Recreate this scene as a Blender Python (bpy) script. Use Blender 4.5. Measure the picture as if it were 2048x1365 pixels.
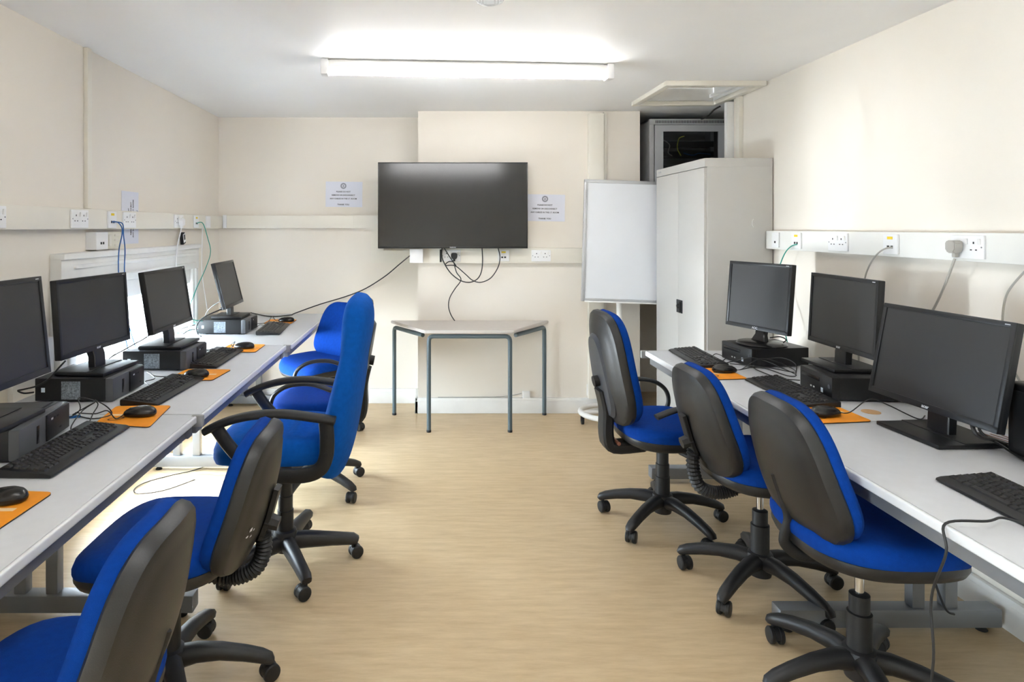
import bpy, bmesh, math, random
from mathutils import Vector, Matrix
random.seed(7)
for o in list(bpy.data.objects): bpy.data.objects.remove(o)
scene = bpy.context.scene
COL = scene.collection
R = math.radians
PI = math.pi

# ------------------------------------------------------------------ camera
F = 1275.0; VX, VY = 860.0, 455.0; HC = 1.42          # focal length in px, vanishing point, eye height
cd = bpy.data.cameras.new('camera'); cam = bpy.data.objects.new('camera', cd); COL.objects.link(cam)
cam.location = (0, 0, HC); cam.rotation_euler = (R(90), 0, 0)
cd.sensor_width = 36; cd.lens = 36 * F / 2048
cd.shift_x = (1024 - VX) / 2048; cd.shift_y = -(682.5 - VY) / 2048
cd.clip_start = 0.02
scene.camera = cam

# ------------------------------------------------------------------ world, lights, exposure
w = bpy.data.worlds.new('sky'); scene.world = w; w.use_nodes = True
bg = w.node_tree.nodes['Background']
bg.inputs[0].default_value = (0.77, 0.885, 1.0, 1); bg.inputs[1].default_value = 20.0
vs = scene.view_settings
vs.view_transform = 'Standard'; vs.look = 'None'; vs.gamma = 1; vs.use_curve_mapping = False
vs.exposure = 1.62

def area(name, loc, rot, sx, sy, power, color=(1, 1, 1), portal=False):
    l = bpy.data.lights.new(name, 'AREA'); l.shape = 'RECTANGLE'; l.size = sx; l.size_y = sy
    l.energy = power; l.color = color
    if portal: l.cycles.is_portal = True
    o = bpy.data.objects.new(name, l); COL.objects.link(o); o.location = loc; o.rotation_euler = rot
    return o
# sunlit ground glare coming up through the low left window, portals for it and the added window behind the camera
GLARE = area('glare', (-7.7, 5.1, -0.45), (0, 0, 0), 0.55, 1.6, 400, (0.93, 0.96, 1.0))
GLARE.rotation_euler = (Vector((-1.7, 3.75, 0.9)) - GLARE.location).to_track_quat('-Z', 'Y').to_euler()
sl = bpy.data.lights.new('sun', 'SUN'); sl.energy = 36; sl.angle = R(1.0); sl.color = (0.97, 0.98, 1.0)
so = bpy.data.objects.new('sun', sl); COL.objects.link(so); so.rotation_euler = Vector((0.74, -0.10, -0.78)).to_track_quat('-Z', 'Y').to_euler()
area('window_portal', (-1.99, 3.74, 0.6), (0, R(-90), 0), 1.05, 1.5, 1, portal=True)
area('window_portal', (-1.99, -0.7, 0.6), (0, R(-90), 0), 1.05, 1.22, 1, portal=True)

# ------------------------------------------------------------------ materials
def lin(c): return tuple((x / 12.92 if x <= 0.04045 else ((x + 0.055) / 1.055) ** 2.4) for x in c)
def rgb(r, g, b): return lin((r / 255, g / 255, b / 255)) + (1,)
MATS = {}
def mat(name, col, rough=0.6, metal=0.0, spec=0.5, var=0.04, scale=6.0, bump=0.0, bscale=200.0, stretch=None, coat=0.0):
    m = bpy.data.materials.new(name); m.use_nodes = True; nt = m.node_tree; N = nt.nodes; L = nt.links
    b = N['Principled BSDF']; b.inputs['Roughness'].default_value = rough; b.inputs['Metallic'].default_value = metal
    b.inputs['Specular IOR Level'].default_value = spec; b.inputs['Coat Weight'].default_value = coat
    tc = N.new('ShaderNodeTexCoord'); mp = N.new('ShaderNodeMapping'); L.new(tc.outputs['Object'], mp.inputs[0])
    if stretch: mp.inputs['Scale'].default_value = stretch
    n = N.new('ShaderNodeTexNoise'); n.inputs['Scale'].default_value = scale; n.inputs['Detail'].default_value = 4
    L.new(mp.outputs[0], n.inputs['Vector'])
    r = N.new('ShaderNodeValToRGB'); L.new(n.outputs['Fac'], r.inputs[0])
    lo = tuple(max(0, c * (1 - var)) for c in col[:3]) + (1,); hi = tuple(min(1, c * (1 + var)) for c in col[:3]) + (1,)
    r.color_ramp.elements[0].position = 0.3; r.color_ramp.elements[1].position = 0.7
    r.color_ramp.elements[0].color = lo; r.color_ramp.elements[1].color = hi
    L.new(r.outputs[0], b.inputs['Base Color'])
    if bump:
        n2 = N.new('ShaderNodeTexNoise'); n2.inputs['Scale'].default_value = bscale; L.new(tc.outputs['Object'], n2.inputs['Vector'])
        bp = N.new('ShaderNodeBump'); bp.inputs['Strength'].default_value = bump; bp.inputs['Distance'].default_value = 0.002
        L.new(n2.outputs['Fac'], bp.inputs['Height']); L.new(bp.outputs[0], b.inputs['Normal'])
    MATS[name] = m; return m
mat('wall', rgb(234, 227, 216), 0.75, var=0.02, scale=1.6, bump=0.08, bscale=60)
mat('ceil', rgb(246, 246, 246), 0.55, var=0.015, scale=2, bump=0.05, bscale=30)
mat('white_paint', rgb(238, 237, 234), 0.4, var=0.03, scale=9)
mat('cream_trunk', rgb(233, 228, 216), 0.4, var=0.02)
mat('white_trunk', rgb(236, 235, 230), 0.38, var=0.02)
mat('white_plastic', rgb(240, 240, 240), 0.3, var=0.01)
mat('cream_plastic', rgb(228, 224, 208), 0.4, var=0.02)
mat('desk_top', rgb(206, 208, 212), 0.38, var=0.02, scale=30)
mat('desk_edge', rgb(226, 228, 231), 0.35, var=0.01)
mat('desk_metal', rgb(128, 131, 136), 0.4, metal=0.3, var=0.03)
mat('clip_grey', rgb(150, 150, 148), 0.5, var=0.03)
mat('black_plastic', rgb(22, 23, 25), 0.5, var=0.1, scale=14, bump=0.15, bscale=500)
mat('black_gloss', rgb(25, 25, 27), 0.25, var=0.06)
mat('charcoal_plastic', rgb(31, 31, 32), 0.42, var=0.1, scale=7, bump=0.12, bscale=420)
mat('lit_plastic', rgb(66, 70, 78), 0.42, var=0.12, scale=9, bump=0.1, bscale=300)  # paler blue-grey standing for light falling on the dark chair shell
mat('base_plastic', rgb(29, 29, 31), 0.48, var=0.15, scale=11, bump=0.12, bscale=300)
mat('blue_fabric', rgb(1, 56, 142), 0.9, spec=0.15, var=0.09, scale=60, bump=0.5, bscale=900)
mat('blue_exec', rgb(6, 84, 172), 0.9, spec=0.15, var=0.09, scale=50, bump=0.5, bscale=900)
mat('chrome', rgb(215, 218, 222), 0.12, metal=1.0, var=0.02)
mat('screen', rgb(38, 38, 39), 0.42, var=0.02, spec=0.55)
mat('tv_screen', rgb(24, 24, 26), 0.14, var=0.03, spec=0.6)
mat('tv_case', rgb(24, 24, 26), 0.3, var=0.04)
mat('bezel', rgb(20, 21, 24), 0.38, var=0.06)
mat('pc_black', rgb(16, 17, 20), 0.42, var=0.08, scale=20)
mat('pc_grey', rgb(78, 80, 84), 0.4, var=0.06)
mat('sticker', rgb(120, 128, 136), 0.5, var=0.55, scale=160)
mat('sticker_white', rgb(214, 228, 240), 0.4, var=0.05)
mat('key', rgb(26, 26, 28), 0.45, var=0.06)
mat('orange', rgb(236, 148, 28), 0.6, var=0.05, scale=25)
mat('orange_print', rgb(238, 205, 160), 0.6, var=0.05)
mat('print_dark', rgb(70, 52, 40), 0.6, var=0.1)
mat('table_top', rgb(203, 196, 190), 0.35, var=0.03, scale=25)
mat('table_leg', rgb(84, 98, 104), 0.35, var=0.04)
mat('cabinet', rgb(196, 194, 190), 0.45, var=0.012, scale=3)
mat('rack_grey', rgb(178, 179, 181), 0.42, var=0.03)
mat('dark_inside', rgb(34, 35, 38), 0.6, var=0.15)
mat('board_white', rgb(232, 235, 240), 0.22, var=0.01)
mat('alu', rgb(196, 198, 201), 0.35, metal=0.6, var=0.03)
mat('paper', rgb(224, 226, 236), 0.7, var=0.015)
mat('ink', rgb(44, 45, 54), 0.7, var=0.05)
mat('ink_grey', rgb(150, 152, 162), 0.7, var=0.1, scale=120)
mat('yellow', rgb(236, 205, 40), 0.6, var=0.04)
mat('blue_cable', rgb(22, 92, 160), 0.45, var=0.03)
mat('green_cable', rgb(34, 150, 130), 0.45, var=0.03)
mat('white_cable', rgb(235, 235, 235), 0.4, var=0.02)
mat('grey_cable', rgb(178, 174, 166), 0.45, var=0.03)
mat('black_cable', rgb(34, 34, 36), 0.45, var=0.05)
mat('yellow_cable', rgb(190, 190, 70), 0.45, var=0.05)
mat('hole', rgb(30, 30, 32), 0.7, var=0.05)
mat('tan', rgb(190, 150, 105), 0.6, var=0.06)
mat('logo', rgb(205, 208, 212), 0.35, var=0.02)
mat('ground', rgb(225, 226, 228), 0.8, var=0.04, scale=3)
mat('copper', rgb(150, 100, 80), 0.5, metal=0.3, var=0.1)

def floor_mat():
    m = bpy.data.materials.new('floor_vinyl'); m.use_nodes = True; nt = m.node_tree; N = nt.nodes; L = nt.links
    b = N['Principled BSDF']; b.inputs['Roughness'].default_value = 0.36; b.inputs['Specular IOR Level'].default_value = 0.4
    tc = N.new('ShaderNodeTexCoord'); mp = N.new('ShaderNodeMapping'); L.new(tc.outputs['Object'], mp.inputs[0])
    mp.inputs['Scale'].default_value = (1.6, 11, 1)
    n = N.new('ShaderNodeTexNoise'); n.inputs['Scale'].default_value = 3.2; n.inputs['Detail'].default_value = 9; n.inputs['Roughness'].default_value = 0.68
    L.new(mp.outputs[0], n.inputs['Vector'])
    r = N.new('ShaderNodeValToRGB'); L.new(n.outputs['Fac'], r.inputs[0]); e = r.color_ramp.elements
    e[0].position = 0.28; e[0].color = rgb(190, 165, 128); e[1].position = 0.72; e[1].color = rgb(217, 194, 158)
    n2 = N.new('ShaderNodeTexNoise'); n2.inputs['Scale'].default_value = 1.1; n2.inputs['Detail'].default_value = 3; L.new(tc.outputs['Object'], n2.inputs['Vector'])
    mx = N.new('ShaderNodeMixRGB'); mx.blend_type = 'MULTIPLY'; mx.inputs[0].default_value = 0.35
    r2 = N.new('ShaderNodeValToRGB'); r2.color_ramp.elements[0].color = (0.72, 0.70, 0.66, 1); r2.color_ramp.elements[1].color = (1, 1, 1, 1)
    r2.color_ramp.elements[0].position = 0.3; r2.color_ramp.elements[1].position = 0.65
    L.new(n2.outputs['Fac'], r2.inputs[0]); L.new(r.outputs[0], mx.inputs[1]); L.new(r2.outputs[0], mx.inputs[2])
    L.new(mx.outputs[0], b.inputs['Base Color'])
    rr = N.new('ShaderNodeMapRange'); rr.inputs[3].default_value = 0.3; rr.inputs[4].default_value = 0.46
    L.new(n2.outputs['Fac'], rr.inputs[0]); L.new(rr.outputs[0], b.inputs['Roughness'])
    MATS['floor'] = m
floor_mat()
def emit_mat(name, col, s):
    m = bpy.data.materials.new(name); m.use_nodes = True; N = m.node_tree.nodes; L = m.node_tree.links
    b = N['Principled BSDF']; b.inputs['Base Color'].default_value = (0.9, 0.9, 0.9, 1)
    b.inputs['Emission Color'].default_value = col; b.inputs['Emission Strength'].default_value = s
    MATS[name] = m
emit_mat('tube_on', (0.99, 0.99, 1.0, 1), 18.0)
emit_mat('tube_fill', (0.99, 0.99, 1.0, 1), 19.0)  # tube of the added fill batten out of view
emit_mat('led_green', (0.5, 1.0, 0.1, 1), 2.0)
def glass_mat(name, tint, gloss, rough=0.03):
    m = bpy.data.materials.new(name); m.use_nodes = True; N = m.node_tree.nodes; L = m.node_tree.links
    N.remove(N['Principled BSDF']); out = N['Material Output']
    t = N.new('ShaderNodeBsdfTransparent'); t.inputs[0].default_value = tint
    g = N.new('ShaderNodeBsdfGlossy'); g.inputs['Roughness'].default_value = rough
    fr = N.new('ShaderNodeFresnel'); fr.inputs[0].default_value = 1.45
    mu = N.new('ShaderNodeMath'); mu.operation = 'MULTIPLY'; mu.inputs[1].default_value = gloss; L.new(fr.outputs[0], mu.inputs[0])
    mx = N.new('ShaderNodeMixShader'); L.new(mu.outputs[0], mx.inputs[0]); L.new(t.outputs[0], mx.inputs[1]); L.new(g.outputs[0], mx.inputs[2])
    L.new(mx.outputs[0], out.inputs[0]); MATS[name] = m
glass_mat('glass', (0.96, 0.98, 0.98, 1), 0.8)
glass_mat('smoked_glass', (0.75, 0.76, 0.78, 1), 1.0)
glass_mat('prism_glass', (0.95, 0.97, 0.99, 1), 0.5, 0.15)

# ------------------------------------------------------------------ mesh helpers
class MB:
    def __init__(s): s.v = []; s.f = []
    def add(s, vs, fs):
        k = len(s.v); s.v += [tuple(v) for v in vs]; s.f += [tuple(i + k for i in f) for f in fs]; return s
    def bm(s, b):
        b.verts.index_update(); s.add([v.co[:] for v in b.verts], [[v.index for v in f.verts] for f in b.faces]); b.free(); return s
    def box(s, x0, x1, y0, y1, z0, z1, bev=0.0, seg=2, M=None):
        b = bmesh.new(); bmesh.ops.create_cube(b, size=1)
        for v in b.verts: v.co = Vector(((x0 + x1) / 2 + v.co.x * (x1 - x0), (y0 + y1) / 2 + v.co.y * (y1 - y0), (z0 + z1) / 2 + v.co.z * (z1 - z0)))
        if bev: bmesh.ops.bevel(b, geom=b.edges[:], offset=bev, segments=seg, affect='EDGES', profile=0.6)
        if M: bmesh.ops.transform(b, matrix=M, verts=b.verts)
        return s.bm(b)
    def cyl(s, p0, p1, r0, r1=None, n=16): return s.sweep([p0, p1], [r0, r0 if r1 is None else r1], n)
    def sweep(s, pts, rad, n=8, sx=1.0, sy=1.0, up=None, caps=True, closed=False):
        pts = [Vector(p) for p in pts]; m = len(pts)
        if not hasattr(rad, '__len__'): rad = [rad] * m
        rings = []; nrm = None
        for i in range(m):
            a = pts[i - 1] if (i > 0 or closed) else pts[i]; c = pts[(i + 1) % m] if (i < m - 1 or closed) else pts[i]
            t = (c - a).normalized()
            if up is not None: u = Vector(up)
            elif nrm is None: u = Vector((0, 0, 1)) if abs(t.z) < 0.9 else Vector((1, 0, 0))
            else: u = nrm
            nrm = (u - t * u.dot(t))
            nrm = nrm.normalized() if nrm.length > 1e-6 else t.orthogonal().normalized()
            bi = t.cross(nrm)
            r = rad[i]; r1, r2 = (r if hasattr(r, '__len__') else (r * sx, r * sy))
            rings.append([pts[i] + bi * (r1 * math.cos(2 * PI * k / n)) + nrm * (r2 * math.sin(2 * PI * k / n)) for k in range(n)])
        return s.rings(rings, caps, closed)
    def rsweep(s, pts, sizes, up, rnd=0.3):
        """sweep of a rounded rectangle: sizes = (half width, half height)"""
        pts = [Vector(p) for p in pts]; rings = []
        for i in range(len(pts)):
            a = pts[max(0, i - 1)]; c = pts[min(len(pts) - 1, i + 1)]; t = (c - a).normalized()
            u = Vector(up); nv = (u - t * u.dot(t)).normalized(); bi = t.cross(nv); hw, hh = sizes[i]
            q = min(hw, hh) * rnd
            sh = [(hw - q, hh), (hw, hh - q), (hw, -hh + q), (hw - q, -hh), (-hw + q, -hh), (-hw, -hh + q), (-hw, hh - q), (-hw + q, hh)]
            rings.append([pts[i] + bi * x + nv * y for x, y in sh])
        return s.rings(rings, True)
    def rings(s, rings, caps=True, closed=False):
        n = len(rings[0]); m = len(rings); vs = [p for r in rings for p in r]; fs = []
        for i in range(m if closed else m - 1):
            j = (i + 1) % m
            for k in range(n): fs.append((i * n + k, i * n + (k + 1) % n, j * n + (k + 1) % n, j * n + k))
        if caps and not closed: fs.append(tuple(range(n))[::-1]); fs.append(tuple((m - 1) * n + k for k in range(n)))
        return s.add(vs, fs)
    def lathe(s, prof, n=24, c=(0, 0, 0), M=None):
        rs = [[Vector((r * math.cos(2 * PI * k / n), r * math.sin(2 * PI * k / n), z)) for k in range(n)] for r, z in prof]
        rs = [[(M @ p if M else p) + Vector(c) for p in r] for r in rs]
        return s.rings(rs, True)
    def prism(s, poly, z0, z1, bev=0.0):
        b = bmesh.new(); vs = [b.verts.new((x, y, z0)) for x, y in poly]; f = b.faces.new(vs)
        ex = bmesh.ops.extrude_face_region(b, geom=[f])
        for v in ex['geom']:
            if isinstance(v, bmesh.types.BMVert): v.co.z = z1
        bmesh.ops.recalc_face_normals(b, faces=b.faces)
        if bev: bmesh.ops.bevel(b, geom=b.edges[:], offset=bev, segments=2, affect='EDGES')
        return s.bm(b)
    def pad(s, outline, layers, xf, disp=lambda u, v: 0):
        n = len(outline); rings = []
        for sc, wv in layers: rings.append([Vector(xf(u * sc, v * sc, wv + disp(u * sc, v * sc))) for u, v in outline])
        vs = [p for r in rings for p in r]; fs = []; m = len(rings)
        for i in range(m - 1):
            for k in range(n): fs.append((i * n + k, i * n + (k + 1) % n, (i + 1) * n + (k + 1) % n, (i + 1) * n + k))
        a = len(vs); vs.append(sum(rings[0], Vector()) / n); b = a + 1; vs.append(Vector(xf(0, 0, layers[-1][1] + disp(0, 0))))
        for k in range(n): fs.append((a, (k + 1) % n, k)); fs.append((b, (m - 1) * n + k, (m - 1) * n + (k + 1) % n))
        return s.add(vs, fs)
    def mesh(s, name, m, angle=40, recalc=True):
        me = bpy.data.meshes.new(name); me.from_pydata(s.v, [], s.f); me.validate()
        if recalc:
            b = bmesh.new(); b.from_mesh(me); bmesh.ops.recalc_face_normals(b, faces=b.faces); b.to_mesh(me); b.free()
        me.shade_smooth(); me.set_sharp_from_angle(angle=R(angle)); me.materials.append(MATS[m]); return me

def spline(pts, k=6, closed=False):
    P = [Vector(p) for p in pts]; out = []; n = len(P)
    for i in range(n if closed else n - 1):
        if closed: a, b, c, d = P[i - 1], P[i], P[(i + 1) % n], P[(i + 2) % n]
        else: a, b, c, d = P[max(0, i - 1)], P[i], P[i + 1], P[min(n - 1, i + 2)]
        for j in range(k):
            t = j / k
            out.append(0.5 * ((2 * b) + (c - a) * t + (2 * a - 5 * b + 4 * c - d) * t * t + (3 * b - a - 3 * c + d) * t ** 3))
    if not closed: out.append(P[-1])
    return out
def at(px, py, Y): return Vector(((px - VX) * Y / F, Y, HC - (py - VY) * Y / F))      # point at depth Y
def on_z(px, py, z): Y = F * (HC - z) / (py - VY); return Vector(((px - VX) * Y / F, Y, z))
def on_x(px, py, x): Y = F * x / (px - VX); return Vector((x, Y, HC - (py - VY) * Y / F))

# ------------------------------------------------------------------ object helpers
def tag(o, label=None, cat=None, group=None, kind=None):
    if label: o['label'] = label
    if cat: o['category'] = cat
    if group: o['group'] = group
    if kind: o['kind'] = kind
    return o
def link(name, me, parent=None, M=None, label=None, kind=None):
    o = bpy.data.objects.new(name, me); COL.objects.link(o)
    if parent is not None: o.parent = parent
    if M is not None: o.matrix_local = M
    if label: o['label'] = label
    if kind: o['kind'] = kind
    return o
def thing(name, label, cat, loc=(0, 0, 0), yaw=0, group=None):
    o = bpy.data.objects.new(name, None); COL.objects.link(o); o.empty_display_size = 0.05
    o.location = loc; o.rotation_euler = (0, 0, R(yaw)); return tag(o, label, cat, group)
def single(name, mb, m, label, cat, group=None, angle=40):
    return tag(link(name, mb.mesh(name, m, angle)), label, cat, group)
def struct(name, mb, m, label=None, parent=None):
    o = link(name, mb.mesh(name, m), parent)
    if parent is None: o['kind'] = 'structure'
    if label: o['label'] = label
    return o
CACHE = {}
def cached(key, fn):
    if key not in CACHE: CACHE[key] = fn()
    return CACHE[key]
def text_mesh(txt, size, m, depth=0.0004, align='CENTER'):
    cu = bpy.data.curves.new('text', 'FONT'); cu.body = txt; cu.size = size; cu.align_x = align; cu.extrude = depth; cu.resolution_u = 3; cu.offset = size * 0.025
    ob = bpy.data.objects.new('text', cu); COL.objects.link(ob)
    me = bpy.data.meshes.new_from_object(ob); bpy.data.objects.remove(ob); me.materials.clear(); me.materials.append(MATS[m]); return me
T = Matrix.Translation
def RX(a): return Matrix.Rotation(R(a), 4, 'X')
def RY(a): return Matrix.Rotation(R(a), 4, 'Y')
def RZ(a): return Matrix.Rotation(R(a), 4, 'Z')
def super_outline(a, b, n=3.0, N=40, taper=0.0):
    out = []
    for i in range(N):
        t = 2 * PI * i / N; c, s_ = math.cos(t), math.sin(t)
        u = a * math.copysign(abs(c) ** (2 / n), c); v = b * math.copysign(abs(s_) ** (2 / n), s_)
        out.append((u * (1 + taper * v / b), v))
    return out

# ------------------------------------------------------------------ the room
ZC = 2.31; XL = -1.71; XR = 2.05; YB = 5.158; YF = 4.88; YN = -1.9
struct('floor', MB().box(XL - 0.3, 2.75, YN, 5.7, -0.06, 0.0), 'floor')
# ceiling with the hatch opening (x 1.47..2.0, y 3.9..4.49)
HX0, HX1, HY0, HY1 = 1.475, 1.995, 3.905, 4.485
e_ = 0.012
struct('ceiling', MB().box(XL - 0.3, HX0 - e_, YN, 5.7, ZC, ZC + 0.08).box(HX1 + e_, 2.75, YN, 5.7, ZC, ZC + 0.08)
       .box(HX0 - e_, HX1 + e_, YN, HY0 - e_, ZC, ZC + 0.08).box(HX0 - e_, HX1 + e_, HY1 + e_, 5.7, ZC, ZC + 0.08), 'ceil')
# left wall: two low windows (the nearer one is out of the frame, added for fill daylight)
WY0, WY1, WZ0, WZ1 = 3.0, 4.48, 0.12, 1.13
VY0, VY1 = -1.3, -0.1
wl = MB(); XW = XL - 0.26
for (a, b) in ((YN, VY0), (VY1, WY0), (WY1, YB)): wl.box(XW, XL, a, b, 0, ZC)
for (a, b) in ((VY0, VY1), (WY0, WY1)): wl.box(XW, XL, a, b, WZ1, ZC).box(XW, XL, a, b, 0, WZ0)
struct('wall_left', wl, 'wall')
struct('wall_back', MB().box(XW, -0.05, YB, YB + 0.15, 0, ZC), 'wall')
struct('wall_chimney_breast', MB().box(-0.092, 1.607, YF, 5.6, 0, ZC), 'wall')
struct('wall_alcove', MB().box(1.6, 2.75, 5.5, 5.65, 0, ZC).box(2.55, 2.7, 4.2, 5.6, 0, ZC).box(XR + 0.1, 2.75, 4.18, 4.30, 0, ZC), 'wall')
struct('wall_right', MB().box(XR, XR + 0.12, YN, 4.30, 0, ZC), 'wall')
struct('wall_rear', MB().box(XW, 2.75, YN - 0.15, YN, 0, ZC), 'wall')
struct('ground', MB().box(-14, XW - 0.02, -8, 16, -3.1, -3.0), 'ground', 'pale sunlit ground outside the low windows')

def window(name, y0, y1):
    o = bpy.data.objects.new(name, None); COL.objects.link(o); o['kind'] = 'structure'; o['label'] = 'low white sash window set into the left wall'
    z0, z1 = WZ0, WZ1; xg = XL - 0.16
    def p(nm, mb, m): return link(nm, mb.mesh(nm, m), o)
    # moulded architrave standing proud of the wall
    for (nm, ya, yb, za, zb) in (('architrave', y0 - 0.13, y1 + 0.10, z1, z1 + 0.17),):
        mb = MB().box(XL - 0.01, XL + 0.05, ya, yb, za, zb - 0.02, 0.004).box(XL - 0.01, XL + 0.066, ya, yb, zb - 0.028, zb, 0.005)
        mb.box(XL, XL + 0.062, ya + 0.10, yb - 0.08, zb - 0.075, zb - 0.055, 0.006).box(XL, XL + 0.058, ya + 0.10, yb - 0.08, za + 0.03, za + 0.045, 0.005)
        p('architrave', mb, 'white_paint')
    for (ya, yb) in ((y0 - 0.13, y0 + 0.005), (y1 - 0.005, y1 + 0.10)):
        p('architrave', MB().box(XL - 0.01, XL + 0.045, ya, yb, 0.0, z1, 0.004).box(XL, XL + 0.056, (ya + yb) / 2 - 0.012, (ya + yb) / 2 + 0.012, 0, z1, 0.006), 'white_paint')
    p('head_box', MB().box(XL - 0.12, XL + 0.03, y0 + 0.01, y1 - 0.01, z1 - 0.10, z1 - 0.002, 0.006), 'white_paint')
    p('sill', MB().box(XL - 0.2, XL + 0.04, y0 - 0.02, y1 + 0.02, z0 - 0.03, z0, 0.006), 'white_paint')
    fw = 0.045
    p('sash_frame', MB().box(xg - 0.02, xg + 0.02, y0, y0 + fw, z0, z1 - 0.06, 0.004).box(xg - 0.02, xg + 0.02, y1 - fw, y1, z0, z1 - 0.06, 0.004)
      .box(xg - 0.02, xg + 0.02, y0, y1, z0, z0 + 0.06, 0.004).box(xg - 0.02, xg + 0.02, y0, y1, z1 - 0.13, z1 - 0.06, 0.004)
      .box(xg - 0.018, xg + 0.018, (y0 + y1) / 2 - 0.02, (y0 + y1) / 2 + 0.02, z0, z1 - 0.06, 0.004), 'white_paint')
    ym = (y0 + y1) / 2
    for (a, b) in ((y0 + fw, ym - 0.02), (ym + 0.02, y1 - fw)): p('pane', MB().box(xg - 0.003, xg + 0.003, a, b, z0 + 0.06, z1 - 0.13), 'glass')
    k = int((y1 - y0) / 0.13)
    bar = MB().box(-0.009, 0.009, -0.009, 0.009, z0, z1 - 0.05, 0.002).mesh('bar', 'white_paint')
    for i in range(1, k): link('bar', bar, o, T((XL - 0.235, y0 + (y1 - y0) * i / k, 0)))
    return o
window('window_1', WY0, WY1); window('window_fill', VY0, VY1)  # second window is unseen, added and placed for its fill light
struct('trim_1', MB().box(XL, XL + 0.022, 2.58, 2.862, 0.05, 0.93, 0.003), 'white_paint', 'plain white boarding on the left wall beside the window')
# skirting boards
def skirt(name, boxes):
    mb = MB()
    for b in boxes: mb.box(*b, 0.0, 0.095, 0.003).box(*b[:4], 0.09, 0.118, 0.006)
    struct(name, mb, 'white_paint')
skirt('baseboard_back', [(XL, -0.092, YB - 0.022, YB)])
skirt('baseboard_breast', [(-0.115, 1.607, YF - 0.022, YF), (-0.115, -0.092, YF - 0.022, YB - 0.02)])
skirt('baseboard_right', [(XR - 0.022, XR, YN, 4.3)])
skirt('baseboard_left', [(XL, XL + 0.022, VY1 + 0.11, WY0 - 0.14), (XL, XL + 0.022, WY1 + 0.11, YB - 0.02)])

# ceiling hatch
t = thing('ceiling_hatch', 'open loft hatch with cream surround in the ceiling above the comms cabinet', 'hatch', (1.735, 4.195, ZC))
bw = 0.045
for (a, b, c, d) in ((1.43, 2.04, HY0 - bw, HY0), (1.43, 2.04, HY1, HY1 + bw), (1.43, HX0, HY0, HY1), (HX1, 2.04, HY0, HY1)):
    link('frame_board', MB().box(a - 1.735, b - 1.735, c - 4.195, d - 4.195, -0.03, 0.0, 0.004).mesh('frame_board', 'cream_trunk'), t)
for (a, b, c, d) in ((HX0 - 0.01, HX0, HY0, HY1), (HX1, HX1 + 0.01, HY0, HY1), (HX0, HX1, HY0 - 0.01, HY0), (HX0, HX1, HY1, HY1 + 0.01)):
    link('lining', MB().box(a - 1.735, b - 1.735, c - 4.195, d - 4.195, 0.001, 0.10).mesh('lining', 'white_paint'), t)
link('inner_ledge', MB().box(HX0 - 1.735, HX0 - 1.735 + 0.03, HY0 - 4.195, HY1 - 4.195, 0.02, 0.045, 0.003).mesh('inner_ledge', 'white_paint'), t)
link('inner_rail', MB().box(HX1 - 1.735 - 0.03, HX1 - 1.735, HY0 - 4.195, HY1 - 4.195, 0.02, 0.045, 0.003).mesh('inner_rail', 'white_paint'), t)
link('lid', MB().box(HX0 - 1.735 - 0.005, HX1 - 1.735 + 0.005, HY0 - 4.195, HY1 - 4.195, 0.088, 0.108, 0.003, M=RX(0.8)).mesh('lid', 'wall'), t)

# boxed pipes and trunking runs
def trunk(name, boxes, m, label, bev=0.004):
    mb = MB()
    for b in boxes: mb.box(*b, bev)
    return single(name, mb, m, label, 'trunking')
trunk('cable_trunking', [(XL, XL + 0.05, 0.2, YB, 1.411, 1.510)], 'cream_trunk', 'wide cream cable trunking running along the left wall above the window')
tb = MB().box(XL + 0.05, -0.62, YB - 0.05, YB, 1.413, 1.515, 0.004)
xs0, xs1 = (743 - 860) / 247.2, (743 - 860) / 247.2 + 0.10
tb.prism([(-0.62, 1.413), (xs0, 1.413), (xs0 + 0.0, 1.26), (xs0 + 0.0, 1.135), (-0.1, 1.135), (-0.1, 1.235), (xs1, 1.235), (xs1, 1.46), (xs1 - 0.05, 1.515), (-0.62, 1.515)], 0, 0.05, 0)
k = len(tb.v); nv = 20
tb.v[-nv:] = [(x, YB - 0.001 - z, y) for x, y, z in tb.v[-nv:]]
single('cable_trunking', tb, 'cream_trunk', 'cream cable trunking on the back wall stepping down behind the wall television', 'trunking')
trunk('cable_trunking', [(-0.092, 1.205, YF - 0.045, YF, 1.148, 1.262)], 'cream_trunk', 'cream cable trunking on the chimney breast under the television')
trunk('cable_trunking', [(XR - 0.05, XR, 0.2, 3.795, 1.293, 1.400)], 'white_trunk', 'white cable trunking running along the right wall above the monitors')
trunk('vertical_trunking', [(XL, XL + 0.022, 3.145, 3.185, 1.512, ZC)], 'cream_trunk', 'slim cream vertical conduit on the left wall rising to the ceiling')
trunk('vertical_trunking', [(1.205, 1.318, YF - 0.05, YF, 0.118, 2.285)], 'cream_trunk', 'cream full height pipe boxing on the chimney breast behind the flipchart')
trunk('vertical_trunking', [(1.322, 1.345, YF - 0.025, YF, 0.118, 2.30)], 'cream_trunk', 'narrow cream conduit strip just right of the pipe boxing')
trunk('vertical_trunking', [(XR - 0.045, XR + 0.025, 4.305, 4.345, 1.836, 2.27)], 'white_paint', 'white vertical boxing at the end of the right wall beside the comms cabinet')
trunk('vertical_trunking', [(XR - 0.03, XR, 4.17, 4.215, 1.836, 2.28)], 'cream_trunk', 'cream vertical conduit on the right wall above the metal cabinet')

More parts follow.
